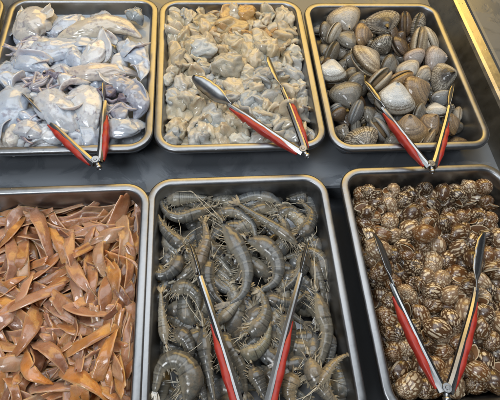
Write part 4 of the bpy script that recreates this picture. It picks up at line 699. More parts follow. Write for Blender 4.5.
KB = [(203, 49, .004, 34, 20, 0, 0, 1, (.68, .70, .68), 'smooth pale oval piece of meat on top of the heap'),
      (187, 16, .000, 26, 60, 30, 20, 0, (.38, .43, .47), 'blue grey lump of meat in the back left corner'),
      (226, 14, .004, 27, 80, 50, 0, 2, (.70, .47, .22), 'upright orange piece of meat at the back rim'),
      (246, 14, .002, 28, 10, 20, 0, 5, (.66, .40, .14), 'flat orange piece of meat at the back rim'),
      (205, 22, .003, 34, 10, 20, 0, 3, (.62, .50, .29), 'large yellow lump of meat behind the smooth oval piece'),
      (266, 18, .000, 26, 20, 30, 0, 4, (.62, .58, .46), 'pale piece of meat in the back right corner'),
      (169, 79, .004, 20, 60, 20, 0, 7, (.72, .70, .62), 'bright white nub of meat touching the left rim'),
      (287, 32, .000, 30, 120, 30, 0, 6, (.62, .53, .37), 'pointed cream piece of meat beside the right rim'),
      (262, 46, .006, 28, 100, 20, 0, 8, (.58, .50, .36), 'cream fold of meat above the right tong blade'),
      (232, 26, .006, 42, 0, 20, 0, 9, (.62, .46, .24), 'long yellow piece of meat across the back of the heap'),
      (180, 60, .004, 30, 80, 30, 0, 10, (.50, .45, .35), 'brownish grey folded piece of meat near the left rim'),
      (228, 66, .006, 40, 10, 20, 10, 11, (.56, .52, .42), 'broad cream lump of meat behind the left tong arm'),
      (290, 62, .000, 26, 40, 40, 0, 0, (.63, .60, .50), 'cream ruffled piece of meat right of the right tong blade'),
      (214, 122, .002, 34, 5, 20, 0, 1, (.60, .62, .60), 'flat pale grey piece of meat below the left tong blade'),
      (208, 133, .000, 36, 0, 20, 0, 3, (.58, .60, .57), 'smooth grey lump of meat at the front rim'),
      (250, 100, .003, 34, 30, 20, 0, 7, (.52, .55, .55), 'greyish lump of meat between the tong arms'),
      (262, 118, .003, 32, 160, 30, 0, 11, (.56, .56, .52), 'pale lump of meat in the crook of the tongs'),
      (232, 96, .004, 24, 160, 10, 0, 2, (.60, .46, .28), 'small tan piece of meat behind the left tong arm')]
for u, v, z, L, yaw, tilt, roll, k, c, lab in KB:
    p = bp(u, v, z - (.016 if v > 90 else .010)); s = L / 670.0
    o = link('shelled_meat', BITS[k]); o.location = p; o.rotation_euler = (radians(tilt), radians(roll), radians(yaw)); o.scale = (s,) * 3
    o.color = (*c, 1); tag(o, lab, 'shellfish meat', BG)

# ------------------------------------------------------------ brown strips
STRIPS = [strip_proto(i) for i in range(N_STRIP)]
rg = random.Random(21)
SCOL = {'brown': (.46, .21, .085), 'amber': (.60, .28, .08), 'pinkish brown': (.52, .28, .17), 'dark brown': (.25, .11, .055), 'orange': (.68, .29, .07), 'tan': (.50, .31, .18)}
SG = 'glossy strips heaped in the front left tray'
def strip_zone(u, v):
    return ' at the back of the heap' if v < 240 else ' along the right rim of the tray' if u > 105 else ' at the front of the heap' if v > 340 else ' in the middle of the heap'
for r in rows(STRIPROWS):
    o = link('food_strip', STRIPS[r[0]]); pose(o, r, .026)
    kd = rg.choice(['brown', 'amber', 'pinkish brown', 'dark brown', 'pinkish brown', 'brown', 'tan'])
    o.color = jit(SCOL[kd], rg); u, v = pj(o.location)
    tag(o, kd + ' glossy strip' + strip_zone(u, v), 'food strip', SG)
def key_strip(pts, wpx, kd, lab, zs=None, seed=0, roll=0.0, taper=(.5, .25), group=SG):
    z0 = -.030 if zs is None else zs
    r = random.Random(seed)
    L = len(pts)
    P = [bp(u, v, z0 + r.uniform(-.003, .006) - (.010 if i in (0, L - 1) else 0)) for i, (u, v) in enumerate(pts)]
    if L == 2: P.insert(1, (P[0] + P[1]) / 2 + Vector((r.uniform(-.004, .004), r.uniform(-.004, .004), r.uniform(.002, .008))))
    P = spline(P, 22); c = sum(P, Vector()) / len(P)
    me = ribbon([p - c for p in P], wpx / 735.0 * .80, .0019, roll=lambda t: roll + .5 * sin(t * 3 + seed), taper=taper, seed=seed, cup=r.uniform(-.07, .07))
    o = link('food_strip', me); o.location = c; o.color = jit(SCOL[kd], r, .08)
    tag(o, lab, 'food strip', group)
KS = [([(2, 309), (34, 297), (66, 284)], 22, 'pinkish brown', 'long wide pinkish strip lying across the left of the heap', -.024, .1),
      ([(38, 309), (26, 338), (3, 367)], 16, 'brown', 'curved brown strip hanging down the left edge of the photo', -.024, .2),
      ([(120, 322), (90, 340), (56, 358)], 14, 'amber', 'long amber strip slanting down to the left in the front', -.022, .2),
      ([(40, 232), (80, 222), (121, 213)], 13, 'brown', 'straight brown strip across the back of the heap', -.034, -.3),
      ([(122, 216), (124, 240), (119, 268)], 16, 'tan', 'upright tan strip in the back right corner', -.030, .1),
      ([(33, 209), (43, 230), (52, 262)], 15, 'pinkish brown', 'pale tipped strip standing at the back left', -.028, .2),
      ([(48, 222), (60, 244), (68, 272)], 13, 'amber', 'amber strip curving down beside the pale tipped one', -.028, -.3),
      ([(0, 246), (12, 232), (26, 216)], 13, 'amber', 'amber strip at the left edge of the heap near the back', -.030, 0),
      ([(111, 264), (116, 282), (115, 302)], 15, 'amber', 'bright tongue shaped amber strip near the right rim', -.022, .1),
      ([(93, 262), (92, 285), (87, 312)], 13, 'brown', 'upright brown strip left of the amber tongue', -.026, .4),
      ([(114, 330), (106, 352), (97, 380)], 15, 'amber', 'short wide amber strip low on the right', -.022, -.1),
      ([(58, 368), (85, 380), (112, 404)], 17, 'orange', 'orange strip curving at the front right', -.024, .1),
      ([(36, 342), (52, 352), (68, 372)], 18, 'pinkish brown', 'pinkish square ended strip in the lower middle', -.022, .1),
      ([(6, 372), (14, 388), (20, 410)], 12, 'brown', 'narrow brown strip in the lower left corner', -.026, .3),
      ([(133, 315), (128, 345), (122, 385)], 14, 'brown', 'long brown strip lying along the right rim', -.030, .5),
      ([(70, 395), (82, 392), (88, 404)], 18, 'orange', 'bright orange strip end at the bottom edge of the photo', -.022, 0),
      ([(22, 352), (30, 372), (50, 384)], 16, 'orange', 'golden orange strip in the lower left', -.025, .1),
      ([(8, 235), (14, 262), (8, 285)], 15, 'pinkish brown', 'pinkish strip with wet glints near the left edge', -.026, .2),
      ([(60, 300), (84, 312), (112, 312)], 15, 'pinkish brown', 'pinkish strip across the middle of the heap', -.026, .2),
      ([(70, 262), (82, 282), (98, 300)], 15, 'pinkish brown', 'wet strip running down through the middle of the heap', -.026, -.2),
      ([(28, 258), (44, 268), (62, 270)], 13, 'dark brown', 'dark strip under the pale tipped strip', -.034, .1),
      ([(75, 235), (100, 228), (112, 236)], 13, 'pinkish brown', 'glistening strip just below the straight back strip', -.032, .2),
      ([(100, 240), (98, 258), (108, 278)], 12, 'tan', 'small tan strip near the back right corner', -.028, .2),
      ([(130, 245), (129, 275), (118, 312)], 12, 'brown', 'narrow strip curving along the right wall', -.030, .6),
      ([(128, 290), (116, 310), (100, 322)], 12, 'dark brown', 'thin dark strip crossing under the amber tongue', -.028, .2),
      ([(60, 322), (80, 330), (100, 328)], 15, 'brown', 'brown strip right of the long pinkish strip', -.026, 0),
      ([(2, 318), (14, 322), (24, 338)], 14, 'dark brown', 'dark strip at the left edge below the wide pinkish one', -.030, 0),
      ([(0, 214), (18, 212), (36, 216)], 10, 'amber', 'thin amber strip lying at the back left rim', -.036, 0),
      ([(0, 290), (12, 282), (26, 276)], 11, 'orange', 'thin yellow orange strip at the left edge', -.026, .2),
      ([(88, 350), (84, 368), (76, 385)], 14, 'pinkish brown', 'pinkish strip behind the short amber one', -.026, .2),
      ([(118, 370), (116, 388), (112, 410)], 13, 'dark brown', 'dark strip at the front right corner', -.030, .3)]
for i, (pts, wp, kd, lab, z, rl) in enumerate(KS):
    key_strip(pts, wp, kd, lab, z - .004, i + 1, rl, taper=((.6, .95, .8)[i % 3], (.35, .6, .9, .2)[i % 4]))

rs = random.Random(77)
for i in range(85):                                    # strips lying between the top ones
    u0, v0 = rs.uniform(-4, 134), rs.uniform(216, 405); an = rs.choice((2.2, .7, 1.3, 2.7, .3, 1.7)) + rs.uniform(-.4, .4); ln = rs.uniform(17, 33); bd = rs.uniform(-7, 7)
    ca, sa = cos(an), sin(an)
    pts = [(min(u0 - ln * ca, 133), max(v0 - ln * sa, 211)), (min(u0 - bd * sa, 134), max(v0 + bd * ca, 212)), (min(u0 + ln * ca, 133), max(v0 + ln * sa, 211))]
    kd = rs.choice(['brown', 'amber', 'pinkish brown', 'dark brown', 'pinkish brown', 'brown', 'tan', 'dark brown'])
    key_strip(pts, rs.uniform(11, 18), kd, kd + ' glossy strip' + strip_zone(u0, v0), -.036 + rs.uniform(-.003, .004) - (.006 if v0 < 235 else 0), 300 + i, rs.uniform(-.4, .4), taper=(rs.uniform(.5, 1), rs.uniform(.25, .95)))

# ------------------------------------------------------------ squid
SQ = 'whole squid heaped in the back left tray'
def lerp_list(L, t):
    x = t * (len(L) - 1); i = min(int(x), len(L) - 2); return L[i] + (L[i + 1] - L[i]) * (x - i)
def mantle(pts, z, wpx, flat, seed, prof=(.35, .85, 1, .95, .7, .25), arch=.006, amp=1.0):
    n = len(pts); zz = z if isinstance(z, (list, tuple)) else [z] * n
    P = spline([bp(u, v, q) for (u, v), q in zip(pts, zz)], 60)
    W = wpx / 660.0 * 1.16
    for i, p in enumerate(P): p.z += arch * sin(pi * i / 59) + .003 * nz((i * .09, 0, 0), 1, seed); p.x += .004 * nz((i * .07, 3, 0), 1, seed)
    c = sum(P, Vector()) / len(P); P = [p - c for p in P]
    prof = list(prof)
    def sect(i, a):
        u = i / 59; r = W * max(.06, lerp_list(prof, u)) * (sin(pi * min(max(u * 1.0, .0), 1)) ** .22 if 0 < u < 1 else .25)
        q = Vector((cos(a), sin(a), u * 3.0))
        k = 1 + amp * (.16 * nz(q, 1.1, seed) + .11 * nz(q, 2.6, seed + 2) + .05 * nz(q, 6.0, seed + 8))
        fold = amp * .17 * abs(nz((cos(a) * .8, sin(a) * .8, u * 2.0), 2.4, seed + 4))
        k -= fold
        return r * k * cos(a), r * flat * .85 * k * sin(a)
    V, F, tt = loft(P, sect, lambda i, t: t.cross(Vector((0, 0, 1))), 44)
    return mesh_data('mantle', V, F, MAT['squid']), c
def squid(name_lab, pts, z, wpx, flat, seed, colour=(.60, .63, .68), fin=None, head=None, arms=None, **kw):
    me, c = mantle(pts, z, wpx, flat, seed, **kw)
    t = link('squid', me); t.location = c; t.color = (*colour, 1)
    tag(t, name_lab, 'squid', SQ)
    for k, (fp, fw) in enumerate(fin or []):
        P = spline([bp(*q) - c for q in fp], 16)
        f = ribbon(P, fw / 660.0, .0022, 9, roll=lambda u: .5 * sin(u * 5 + seed), taper=(.6, .08), seed=seed + k, name='fin', cup=.12)
        f.materials.clear(); f.materials.append(MAT['squid']); o = link('fin', f, t); o.color = (*colour, 1)
    if head:
        (hu, hv, hz), hr = head; p = bp(hu, hv, hz) - c
        V, F = [], []
        for j in range(15):
            for i in range(22):
                ph = pi * j / 14; a = 2 * pi * i / 22; d = Vector((sin(ph) * cos(a), sin(ph) * sin(a), cos(ph)))
                k = 1 + .35 * nz(d, 1.6, seed) + .18 * nz(d, 4, seed)
                V.append(p + Vector((d.x, d.y * .8, d.z * .6)) * (hr / 660.0 * k))
        for j in range(14):
            for i in range(22): F.append((j * 22 + i, (j + 1) * 22 + i, (j + 1) * 22 + (i + 1) % 22, j * 22 + (i + 1) % 22))
        h = mk('head', V, F, MAT['ink'], t); h.color = (.20, .17, .22, 1)
        for sx in ((-.5,) if seed % 2 else (.45,)):
            me2 = bpy.data.meshes.new('eye'); V, F = [], []
            for j in range(9):
                for i in range(12):
                    ph = pi * j / 8; a = 2 * pi * i / 12
                    V.append(p + Vector((sx * hr / 660, -.15 * hr / 660, .48 * hr / 660)) + Vector((sin(ph) * cos(a), sin(ph) * sin(a), cos(ph))) * .0022)
            for j in range(8):
                for i in range(12): F.append((j * 12 + i, (j + 1) * 12 + i, (j + 1) * 12 + (i + 1) % 12, j * 12 + (i + 1) % 12))
            me2.from_pydata([tuple(v) for v in V], [], F); me2.materials.append(MAT['eye']); me2.polygons.foreach_set('use_smooth', [True] * len(F))
            link('eye', me2, h)
    if arms:
        r = random.Random(seed); (au, av, az), n, ln, ang = arms
        for k in range(n):
            a = radians(ang + (k - (n - 1) / 2) * 26 + r.uniform(-12, 12)); p0 = bp(au, av, az) - c
            pts2 = [p0]; d = Vector((cos(a), sin(a), 0)); l = ln / 660.0 * r.uniform(.7, 1.2) / 4
            for q in range(4):
                pts2.append(pts2[-1] + d * l + Vector((0, 0, r.uniform(-.0025, .0025)))); d.rotate(Matrix.Rotation(r.uniform(-.2, .75), 3, 'Z'))
            V, F = tube(pts2, .0042, .0012, 9, 22)
            o = mk('arm', V, F, MAT['squid'], t); o.color = r.choice([(.55, .52, .56, 1), (.30, .27, .32, 1), (.44, .42, .46, 1)])
rg = random.Random(2)
cr, bl, wh, gy = (.68, .64, .58), (.56, .62, .72), (.72, .73, .75), (.42, .44, .51)
for j in range(5):                                   # squid under the top ones
    for i in range(3):
        x = -.196 + .060 * i + rg.uniform(-.01, .01); y = .058 + .058 * j + rg.uniform(-.008, .008); a = rg.uniform(0, 6.28)
        pts = [pj((x + .038 * k * cos(a), y + .030 * k * sin(a), -.028)) for k in (-1, 0, 1)]
        squid('pale squid mantle half buried low in the squid heap', pts, -.016, 25, .55, 50 + 3 * j + i, rg.choice([cr, bl, wh, bl]), arch=.003, amp=1.3)
squid('cream squid mantle with a flap in the back left of the heap', [(20, 46), (31, 30), (46, 21), (62, 22)], [-.014, -.004, -.002, -.008], 19, .62, 1, cr, fin=[([(44, 22, .008), (48, 14, .014), (51, 6, .018)], 20), ([(24, 22, -.002), (22, 14, -.002), (21, 8, 0)], 14)])
squid('long cream squid mantle lying along the back rim', [(58, 40), (84, 32), (115, 28), (143, 38)], [-.008, -.002, -.002, -.008], 13, .7, 2, (.66, .60, .50))
squid('pale squid mantle with dark veins in the upper left', [(16, 52), (45, 54), (74, 50), (96, 44)], [-.014, -.006, -.006, -.010], 15, .6, 3, bl, arms=((46, 47, .006), 6, 26, 200))
squid('white squid with a tall pointed fin in the upper middle', [(76, 68), (90, 60), (103, 46), (112, 40)], [-.006, .004, .006, .0], 11, .6, 4, wh, fin=[([(92, 62, .006), (102, 48, .014), (104, 28, .022)], 26), ([(112, 44, .004), (109, 36, .012), (104, 30, .018)], 14)])
squid('bluish squid with a three cornered fin at the right rim', [(118, 44), (130, 52), (140, 62), (145, 78)], [-.006, .002, .002, -.006], 12, .6, 5, bl, fin=[([(122, 50, .010), (134, 48, .014), (147, 44, .012)], 22), ([(138, 60, .008), (142, 70, .010), (140, 82, .004)], 18)])
squid('cream squid mantle lying across the middle of the heap', [(60, 74), (88, 76), (118, 72), (142, 76)], [-.010, .001, .001, -.008], 10, .7, 6, (.64, .58, .53), head=((58, 76, .002), 9), arms=((54, 77, .004), 6, 24, 190))
squid('squid with a dark purple head on the left of the heap', [(8, 66), (26, 66), (44, 70), (54, 76)], [-.012, .000, .002, -.004], 10, .7, 7, bl, head=((50, 75, .005), 8), arms=((42, 80, .006), 7, 26, 170))
squid('large bluish squid mantle drooping down the left rim', [(32, 84), (18, 96), (10, 116), (8, 142)], [-.006, .002, .002, -.006], 15, .62, 8, (.52, .59, .70), fin=[([(6, 112, .008), (0, 128, .008), (-1, 143, .002)], 18)], arms=((32, 88, .008), 6, 24, 60))
squid('smooth white squid mantle beside the left tong arm', [(44, 92), (54, 106), (66, 122), (80, 138)], [-.006, .004, .004, -.004], 15, .62, 9, (.62, .65, .70), prof=(.5, .9, 1, 1, .8, .3))
squid('white squid mantle between the tong arms', [(76, 86), (86, 100), (90, 118), (88, 140)], [-.008, .002, .002, -.006], 14, .6, 10, wh, head=((80, 100, .007), 5))
squid('squid with an iridescent dark head at the right tong tip', [(142, 92), (128, 88), (114, 88), (100, 92)], [-.008, .000, .002, -.002], 10, .7, 11, gy, head=((107, 92, .008), 10), arms=((103, 98, .006), 8, 26, 240))
squid('grey squid with dark patches right of the right tong arm', [(122, 88), (134, 96), (140, 108), (134, 120)], [-.004, .002, .000, -.006], 11, .62, 12, gy, head=((124, 98, .006), 7), arms=((122, 104, .004), 6, 22, 270))
squid('translucent squid mantle in the milky water at front right', [(104, 124), (118, 128), (132, 128), (146, 124)], [-.012, -.006, -.006, -.012], 13, .5, 13, (.50, .55, .62))
squid('ruffled squid with curled arms at the front left', [(14, 126), (24, 130), (36, 134), (52, 140)], [-.010, -.002, -.002, -.008], 10, .7, 14, (.56, .58, .62), arms=((22, 128, .006), 9, 24, 20), head=((28, 138, .002), 5))
squid('small grey squid tip standing in the back right corner', [(128, 18), (134, 16), (140, 20), (142, 26)], [-.016, -.008, -.008, -.016], 9, .7, 15, (.36, .40, .42), fin=[([(130, 20, -.006), (134, 13, .0), (136, 8, .002)], 18)])
squid('pale squid mantle at the front rim under the left grip', [(30, 137), (48, 136), (70, 136), (90, 136)], [-.012, -.008, -.008, -.012], 8, .55, 16, (.54, .57, .63))
FL = [([(70, 30), (82, 24), (98, 22)], 18, 'thin pale flap of squid behind the long cream mantle', cr, 21), ([(20, 62), (36, 60), (50, 64)], 20, 'folded bluish flap of squid at the upper left', bl, 22),
      ([(110, 58), (120, 66), (126, 76)], 20, 'white flap of squid between the pointed fin and the right rim', wh, 23), ([(60, 88), (72, 84), (86, 86)], 18, 'pale ragged flap of squid above the white mantles', wh, 24),
      ([(26, 104), (32, 116), (40, 126)], 20, 'bluish flap of squid below the left tong tip', bl, 25), ([(64, 112), (74, 108), (82, 100)], 20, 'white crumpled flap of squid between the two white mantles', wh, 26),
      ([(112, 104), (118, 114), (112, 124)], 18, 'grey flap of squid right of the right tong arm', gy, 27), ([(132, 86), (142, 92), (145, 104)], 16, 'pale flap of squid against the right rim', bl, 28),
      ([(60, 54), (76, 58), (92, 66)], 20, 'crumpled pale flap of squid in the upper middle', bl, 29), ([(10, 88), (16, 80), (26, 78)], 20, 'bluish flap of squid at the left rim', bl, 30),
      ([(34, 40), (48, 40), (62, 44)], 18, 'cream flap of squid below the back left mantle', cr, 31), ([(100, 76), (112, 82), (122, 84)], 16, 'pale flap of squid under the cream middle mantle', wh, 32),
      ([(50, 128), (60, 132), (74, 130)], 20, 'white flap of squid at the front under the left tong arm', wh, 33)]
for (u, v, z, n_, ln, ang, lab) in [(40, 40, .006, 7, 22, 200, 'bundle of thin squid arms below the back left mantle'), (72, 120, .008, 6, 20, 300, 'bundle of pale squid arms between the two white mantles'),
        (100, 104, .006, 9, 24, 250, 'bundle of dark squid arms left of the right tong arm'), (18, 52, .004, 6, 18, 120, 'bundle of squid arms at the left rim near the back'),
        (112, 78, .008, 6, 20, 320, 'bundle of squid arms below the cream middle mantle'), (66, 80, .008, 8, 24, 30, 'bundle of purple squid arms in the middle of the heap')]:
    squid(lab, [(u - 5, v), (u, v + 1), (u + 6, v)], z - .008, 5, .7, int(u), (.30, .27, .33), arms=((u, v, z - .002), n_, ln, ang), arch=.002)
for pts, wp, lab, colr, sd in FL:
    P = spline([bp(u, v, z) for (u, v), z in zip(pts, (.000, .009, .002))], 24); c = sum(P, Vector()) / 24
    me = ribbon([p - c for p in P], wp / 660.0 * 1.2, .0040, 13, roll=lambda t: .7 * sin(t * 4 + sd), taper=(.2, .12), seed=sd, name='squid_flap', cup=(.3, -.25)[sd % 2])
    me.materials.clear(); me.materials.append(MAT['squid']); o = link('squid_flap', me); o.location = c; o.color = (*colr, 1)
    tag(o, lab, 'squid', SQ)
P = rrect(.0150, TW - .0150, .0150, TD - .0150, .020)
o = mk('milky_water', [(x, y, 0) for x, y in P], [tuple(range(len(P)))], MAT['water'], smooth=False); o.location = (TRAYS[1][0], TRAYS[1][1], -.0230); tag(o, kind='stuff')
V, F = [], []; r = random.Random(3)
for k in range(26):
    p = bp(r.gauss(122, 12), r.gauss(136, 4), -.0220); b = len(V); R = r.uniform(.0012, .0030)
    for j in range(6):
        for i in range(10):
            ph = pi / 2 * j / 5; a = 2 * pi * i / 10; V.append(p + Vector((sin(ph) * cos(a), sin(ph) * sin(a), cos(ph))) * R)
    for j in range(5):
        for i in range(10): F.append((b + j * 10 + i, b + (j + 1) * 10 + i, b + (j + 1) * 10 + (i + 1) % 10, b + j * 10 + (i + 1) % 10))
tag(mk('foam', V, F, MAT['bubble']), kind='stuff')

# ------------------------------------------------------------ shrimp
SHG = 'raw shrimp heaped in the front middle tray'
def inside(p, c, k=5):
    x, y, z, d = TRAYS[k]; w_ = p + c
    return Vector((min(max(w_.x, x + .022), x + TW - .022), min(max(w_.y, y + .022), y + TD - .022), max(w_.z, z - d + .004))) - c
def shrimp(pts, z, wpx, lab, seed=0, dors=None, tilt=0.0, colour=(.27, .27, .26), full=True, limbcol=None):
    r = random.Random(seed + 77); n = len(pts); N = 46
    zz = z if isinstance(z, (list, tuple)) else [z] * n
    P = spline([bp(u, v, q) for (u, v), q in zip(pts, zz)], N)
    c = sum(P, Vector()) / N; P = [p - c for p in P]
    L = sum((P[i + 1] - P[i]).length for i in range(N - 1)); W = wpx / 740.0
    a, b, d = P[0], P[N // 2], P[-1]
    cr_ = (b - a).cross(d - b).z
    if dors is None: dors = 1 if cr_ > 0 else -1          # back is on the outside of the bend
    nrm = Vector((sin(tilt) * r.uniform(-1, 1), sin(tilt) * r.uniform(-1, 1), 1)).normalized()
    T = tangents(P)
    hp = [(0, .20), (.05, .40), (.12, .74), (.22, 1.06), (.33, 1.10), (.42, .98), (.60, .80), (.78, .56), (.90, .40), (.96, .36), (1, .22)]
    def H(u):
        for (x0, y0), (x1, y1) in zip(hp, hp[1:]):
            if u <= x1: return y0 + (y1 - y0) * sstep(0, 1, (u - x0) / (x1 - x0)) if x1 > x0 else y1
        return hp[-1][1]
    al, dv = [], []
    def sect(i, an):
        u = i / (N - 1); h = H(u) * W * .5
        if u > .36: h *= 1.03 - .065 * (((u - .36) * 10.7) % 1.0) ** 1.5
        elif u > .335: h *= .955
        ca, sa = cos(an), sin(an); k = 1 + .035 * nz((ca, sa, u * 7), 1.6, seed)
        al.append(u); dv.append(sa * dors)
        bb = sa * (1.0 if sa * dors > 0 else (.82 if u < .36 else .72))
        return h * .74 * ca * (1 if abs(sa) < 2 else 1) * k, h * bb * k
    V, F, tt = loft(P, sect, lambda i, t: nrm, 20)
    body = mesh_data('shrimp', V, F, MAT['shrimp'], attrs={'t': al, 'dors': dv})
    t = link('shrimp', body); t.location = c; t.color = jit(colour, r, .10); tag(t, lab, 'shrimp', SHG)
    up = lambda i: T[i].cross(nrm).normalized() * dors       # towards the back of the animal
    # tail fan
    V, F = [], []; e = P[-1]; ax = T[-1]; sd = up(N - 1)
    for k in range(5):
        an = radians((k - 2) * 17 + r.uniform(-5, 5)); d = (ax * cos(an) + sd * sin(an)).normalized(); q = d.cross(nrm).normalized()
        ln = L * .17 * (1 if k != 2 else .75); b = len(V)
        for i in range(6):
            x = i / 5; wv = L * .021 * (sin(pi * (.12 + .80 * x)) ** .7)
            for s in (-1, 1):
                for hh in (-1, 1): V.append(e - ax * L * .02 + d * (ln * x) + q * (wv * s) + nrm * (hh * .0005 + .0012 * (k % 2) - .004 * x))
        for i in range(5):
            o0 = b + i * 4; o1 = o0 + 4
            for m0, m1 in ((0, 1), (1, 3), (3, 2), (2, 0)): F.append((o0 + m0, o1 + m0, o1 + m1, o0 + m1))
        F.append((b, b + 1, b + 3, b + 2)); F.append((b + 20, b + 22, b + 23, b + 21))
    mk('tail_fan', V, F, MAT['tail'], t, False)
    if not full: return t
    # rostrum
    s0 = P[1] + up(1) * W * .12
    V, F = tube([s0 - T[0] * L * -.03, s0 - T[0] * L * .05 + up(0) * W * .05, s0 - T[0] * L * .17 + up(0) * W * .16], W * .10, .0003, 7, 12)
    mk('rostrum', V, F, MAT['shrimp'], t).color = t.color
    for s in (-1, 1):                                       # eyes
        p = P[2] + nrm * (s * W * .20) + up(2) * W * .08 - T[0] * W * .10; V, F = [], []
        for j in range(8):
            for i in range(10):
                ph = pi * j / 7; a_ = 2 * pi * i / 10; V.append(p + Vector((sin(ph) * cos(a_), sin(ph) * sin(a_), cos(ph))) * W * .10)
        for j in range(7):
            for i in range(10): F.append((j * 10 + i, (j + 1) * 10 + i, (j + 1) * 10 + (i + 1) % 10, j * 10 + (i + 1) % 10))
        mk('eye', V, F, MAT['eye'], t)
    for s in (-1, 1):                                       # antennal scales
        p = P[1]; V, F = tube([p + nrm * s * W * .1, p - T[0] * L * .08 + nrm * s * W * .18 + up(0) * W * r.uniform(-.15, .15), p - T[0] * L * .17 + nrm * s * W * .1 + up(0) * W * r.uniform(-.25, .25)], W * .13, W * .03, 7, 12)
        mk('antennal_scale', V, F, MAT['limb'], t)
    for s in ((-1, 1) if seed % 2 == 0 else (1,)):          # long feelers
        d = -T[0] + up(0) * r.uniform(-.6, .6) + nrm * .25; d.normalize(); q = [P[0].copy()]
        turn = r.uniform(-.10, .10)
        for k in range(7):
            q.append(inside(q[-1] + d * L * .10, c)); d.rotate(Matrix.Rotation(turn + r.uniform(-.10, .10), 3, nrm)); d.z = d.z * .5 - .03; d.normalize()
        V, F = tube(q, .0005, .00025, 5, 30); mk('feeler', V, F, MAT['feeler'], t)
    for k in range(8):                                      # walking legs and mouth legs, upper side
        i = int((.04 + .036 * k) * (N - 1)); p = P[i] - up(i) * H(i / (N - 1)) * W * .36 + nrm * W * .12
        d = -up(i) * .7 - T[i] * r.uniform(.5, 1.8) + nrm * r.uniform(-.4, .3); d.normalize(); l = L * r.uniform(.05, .09)
        d2 = (d * .3 - T[i] * r.uniform(-.3, 1.0) - nrm * .25 - up(i) * .3).normalized()
        V, F = tube([p, p + d * l, p + d * l + d2 * l * .9, p + d * l * .9 + d2 * l * 1.7 - nrm * .002], W * .028, .0003, 6, 14)
        mk('leg', V, F, MAT['limb'], t)
    for k in range(5):                                      # swimmerets
        i = int((.42 + .094 * k) * (N - 1)); p = P[i] - up(i) * H(i / (N - 1)) * W * .30 + nrm * W * .10
        d = (-up(i) * .7 + T[i] * r.uniform(-.1, 1.4) + nrm * r.uniform(-.2, .3)).normalized(); l = L * r.uniform(.04, .065)
        V, F = tube([p, p + d * l * .6, p + d * l + T[i] * l * .3 - nrm * .001], W * .065, W * .018, 7, 10)
        mk('swimmeret', V, F, MAT['tail'], t)
    return t
rg = random.Random(31)
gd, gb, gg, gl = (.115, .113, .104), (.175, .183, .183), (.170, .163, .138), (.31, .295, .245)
for lay in range(3):                                   # the layers below
    for j in range(6):
        for i in range(6):
            x = .050 + .040 * i + rg.uniform(-.010, .010); y = -.075 - .050 * j + rg.uniform(-.010, .010); a = rg.uniform(0, 6.28); R = rg.uniform(.040, .060)
            zz = (-.064, -.056, -.050)[lay]
            P = [inside(Vector((x + R * cos(a + k * .45), y + R * sin(a + k * .45), zz)), Vector()) for k in (-1.4, -.5, .5, 1.4)]
            u, v = pj(P[1])
            if v > 425: continue
            shrimp([pj(p) for p in P], zz, 20, 'dark grey shrimp half buried low in the shrimp heap', 200 + 36 * lay + 6 * j + i, colour=rg.choice([gd, gg, gb, gd]), full=False, tilt=.4)
Z = -.040
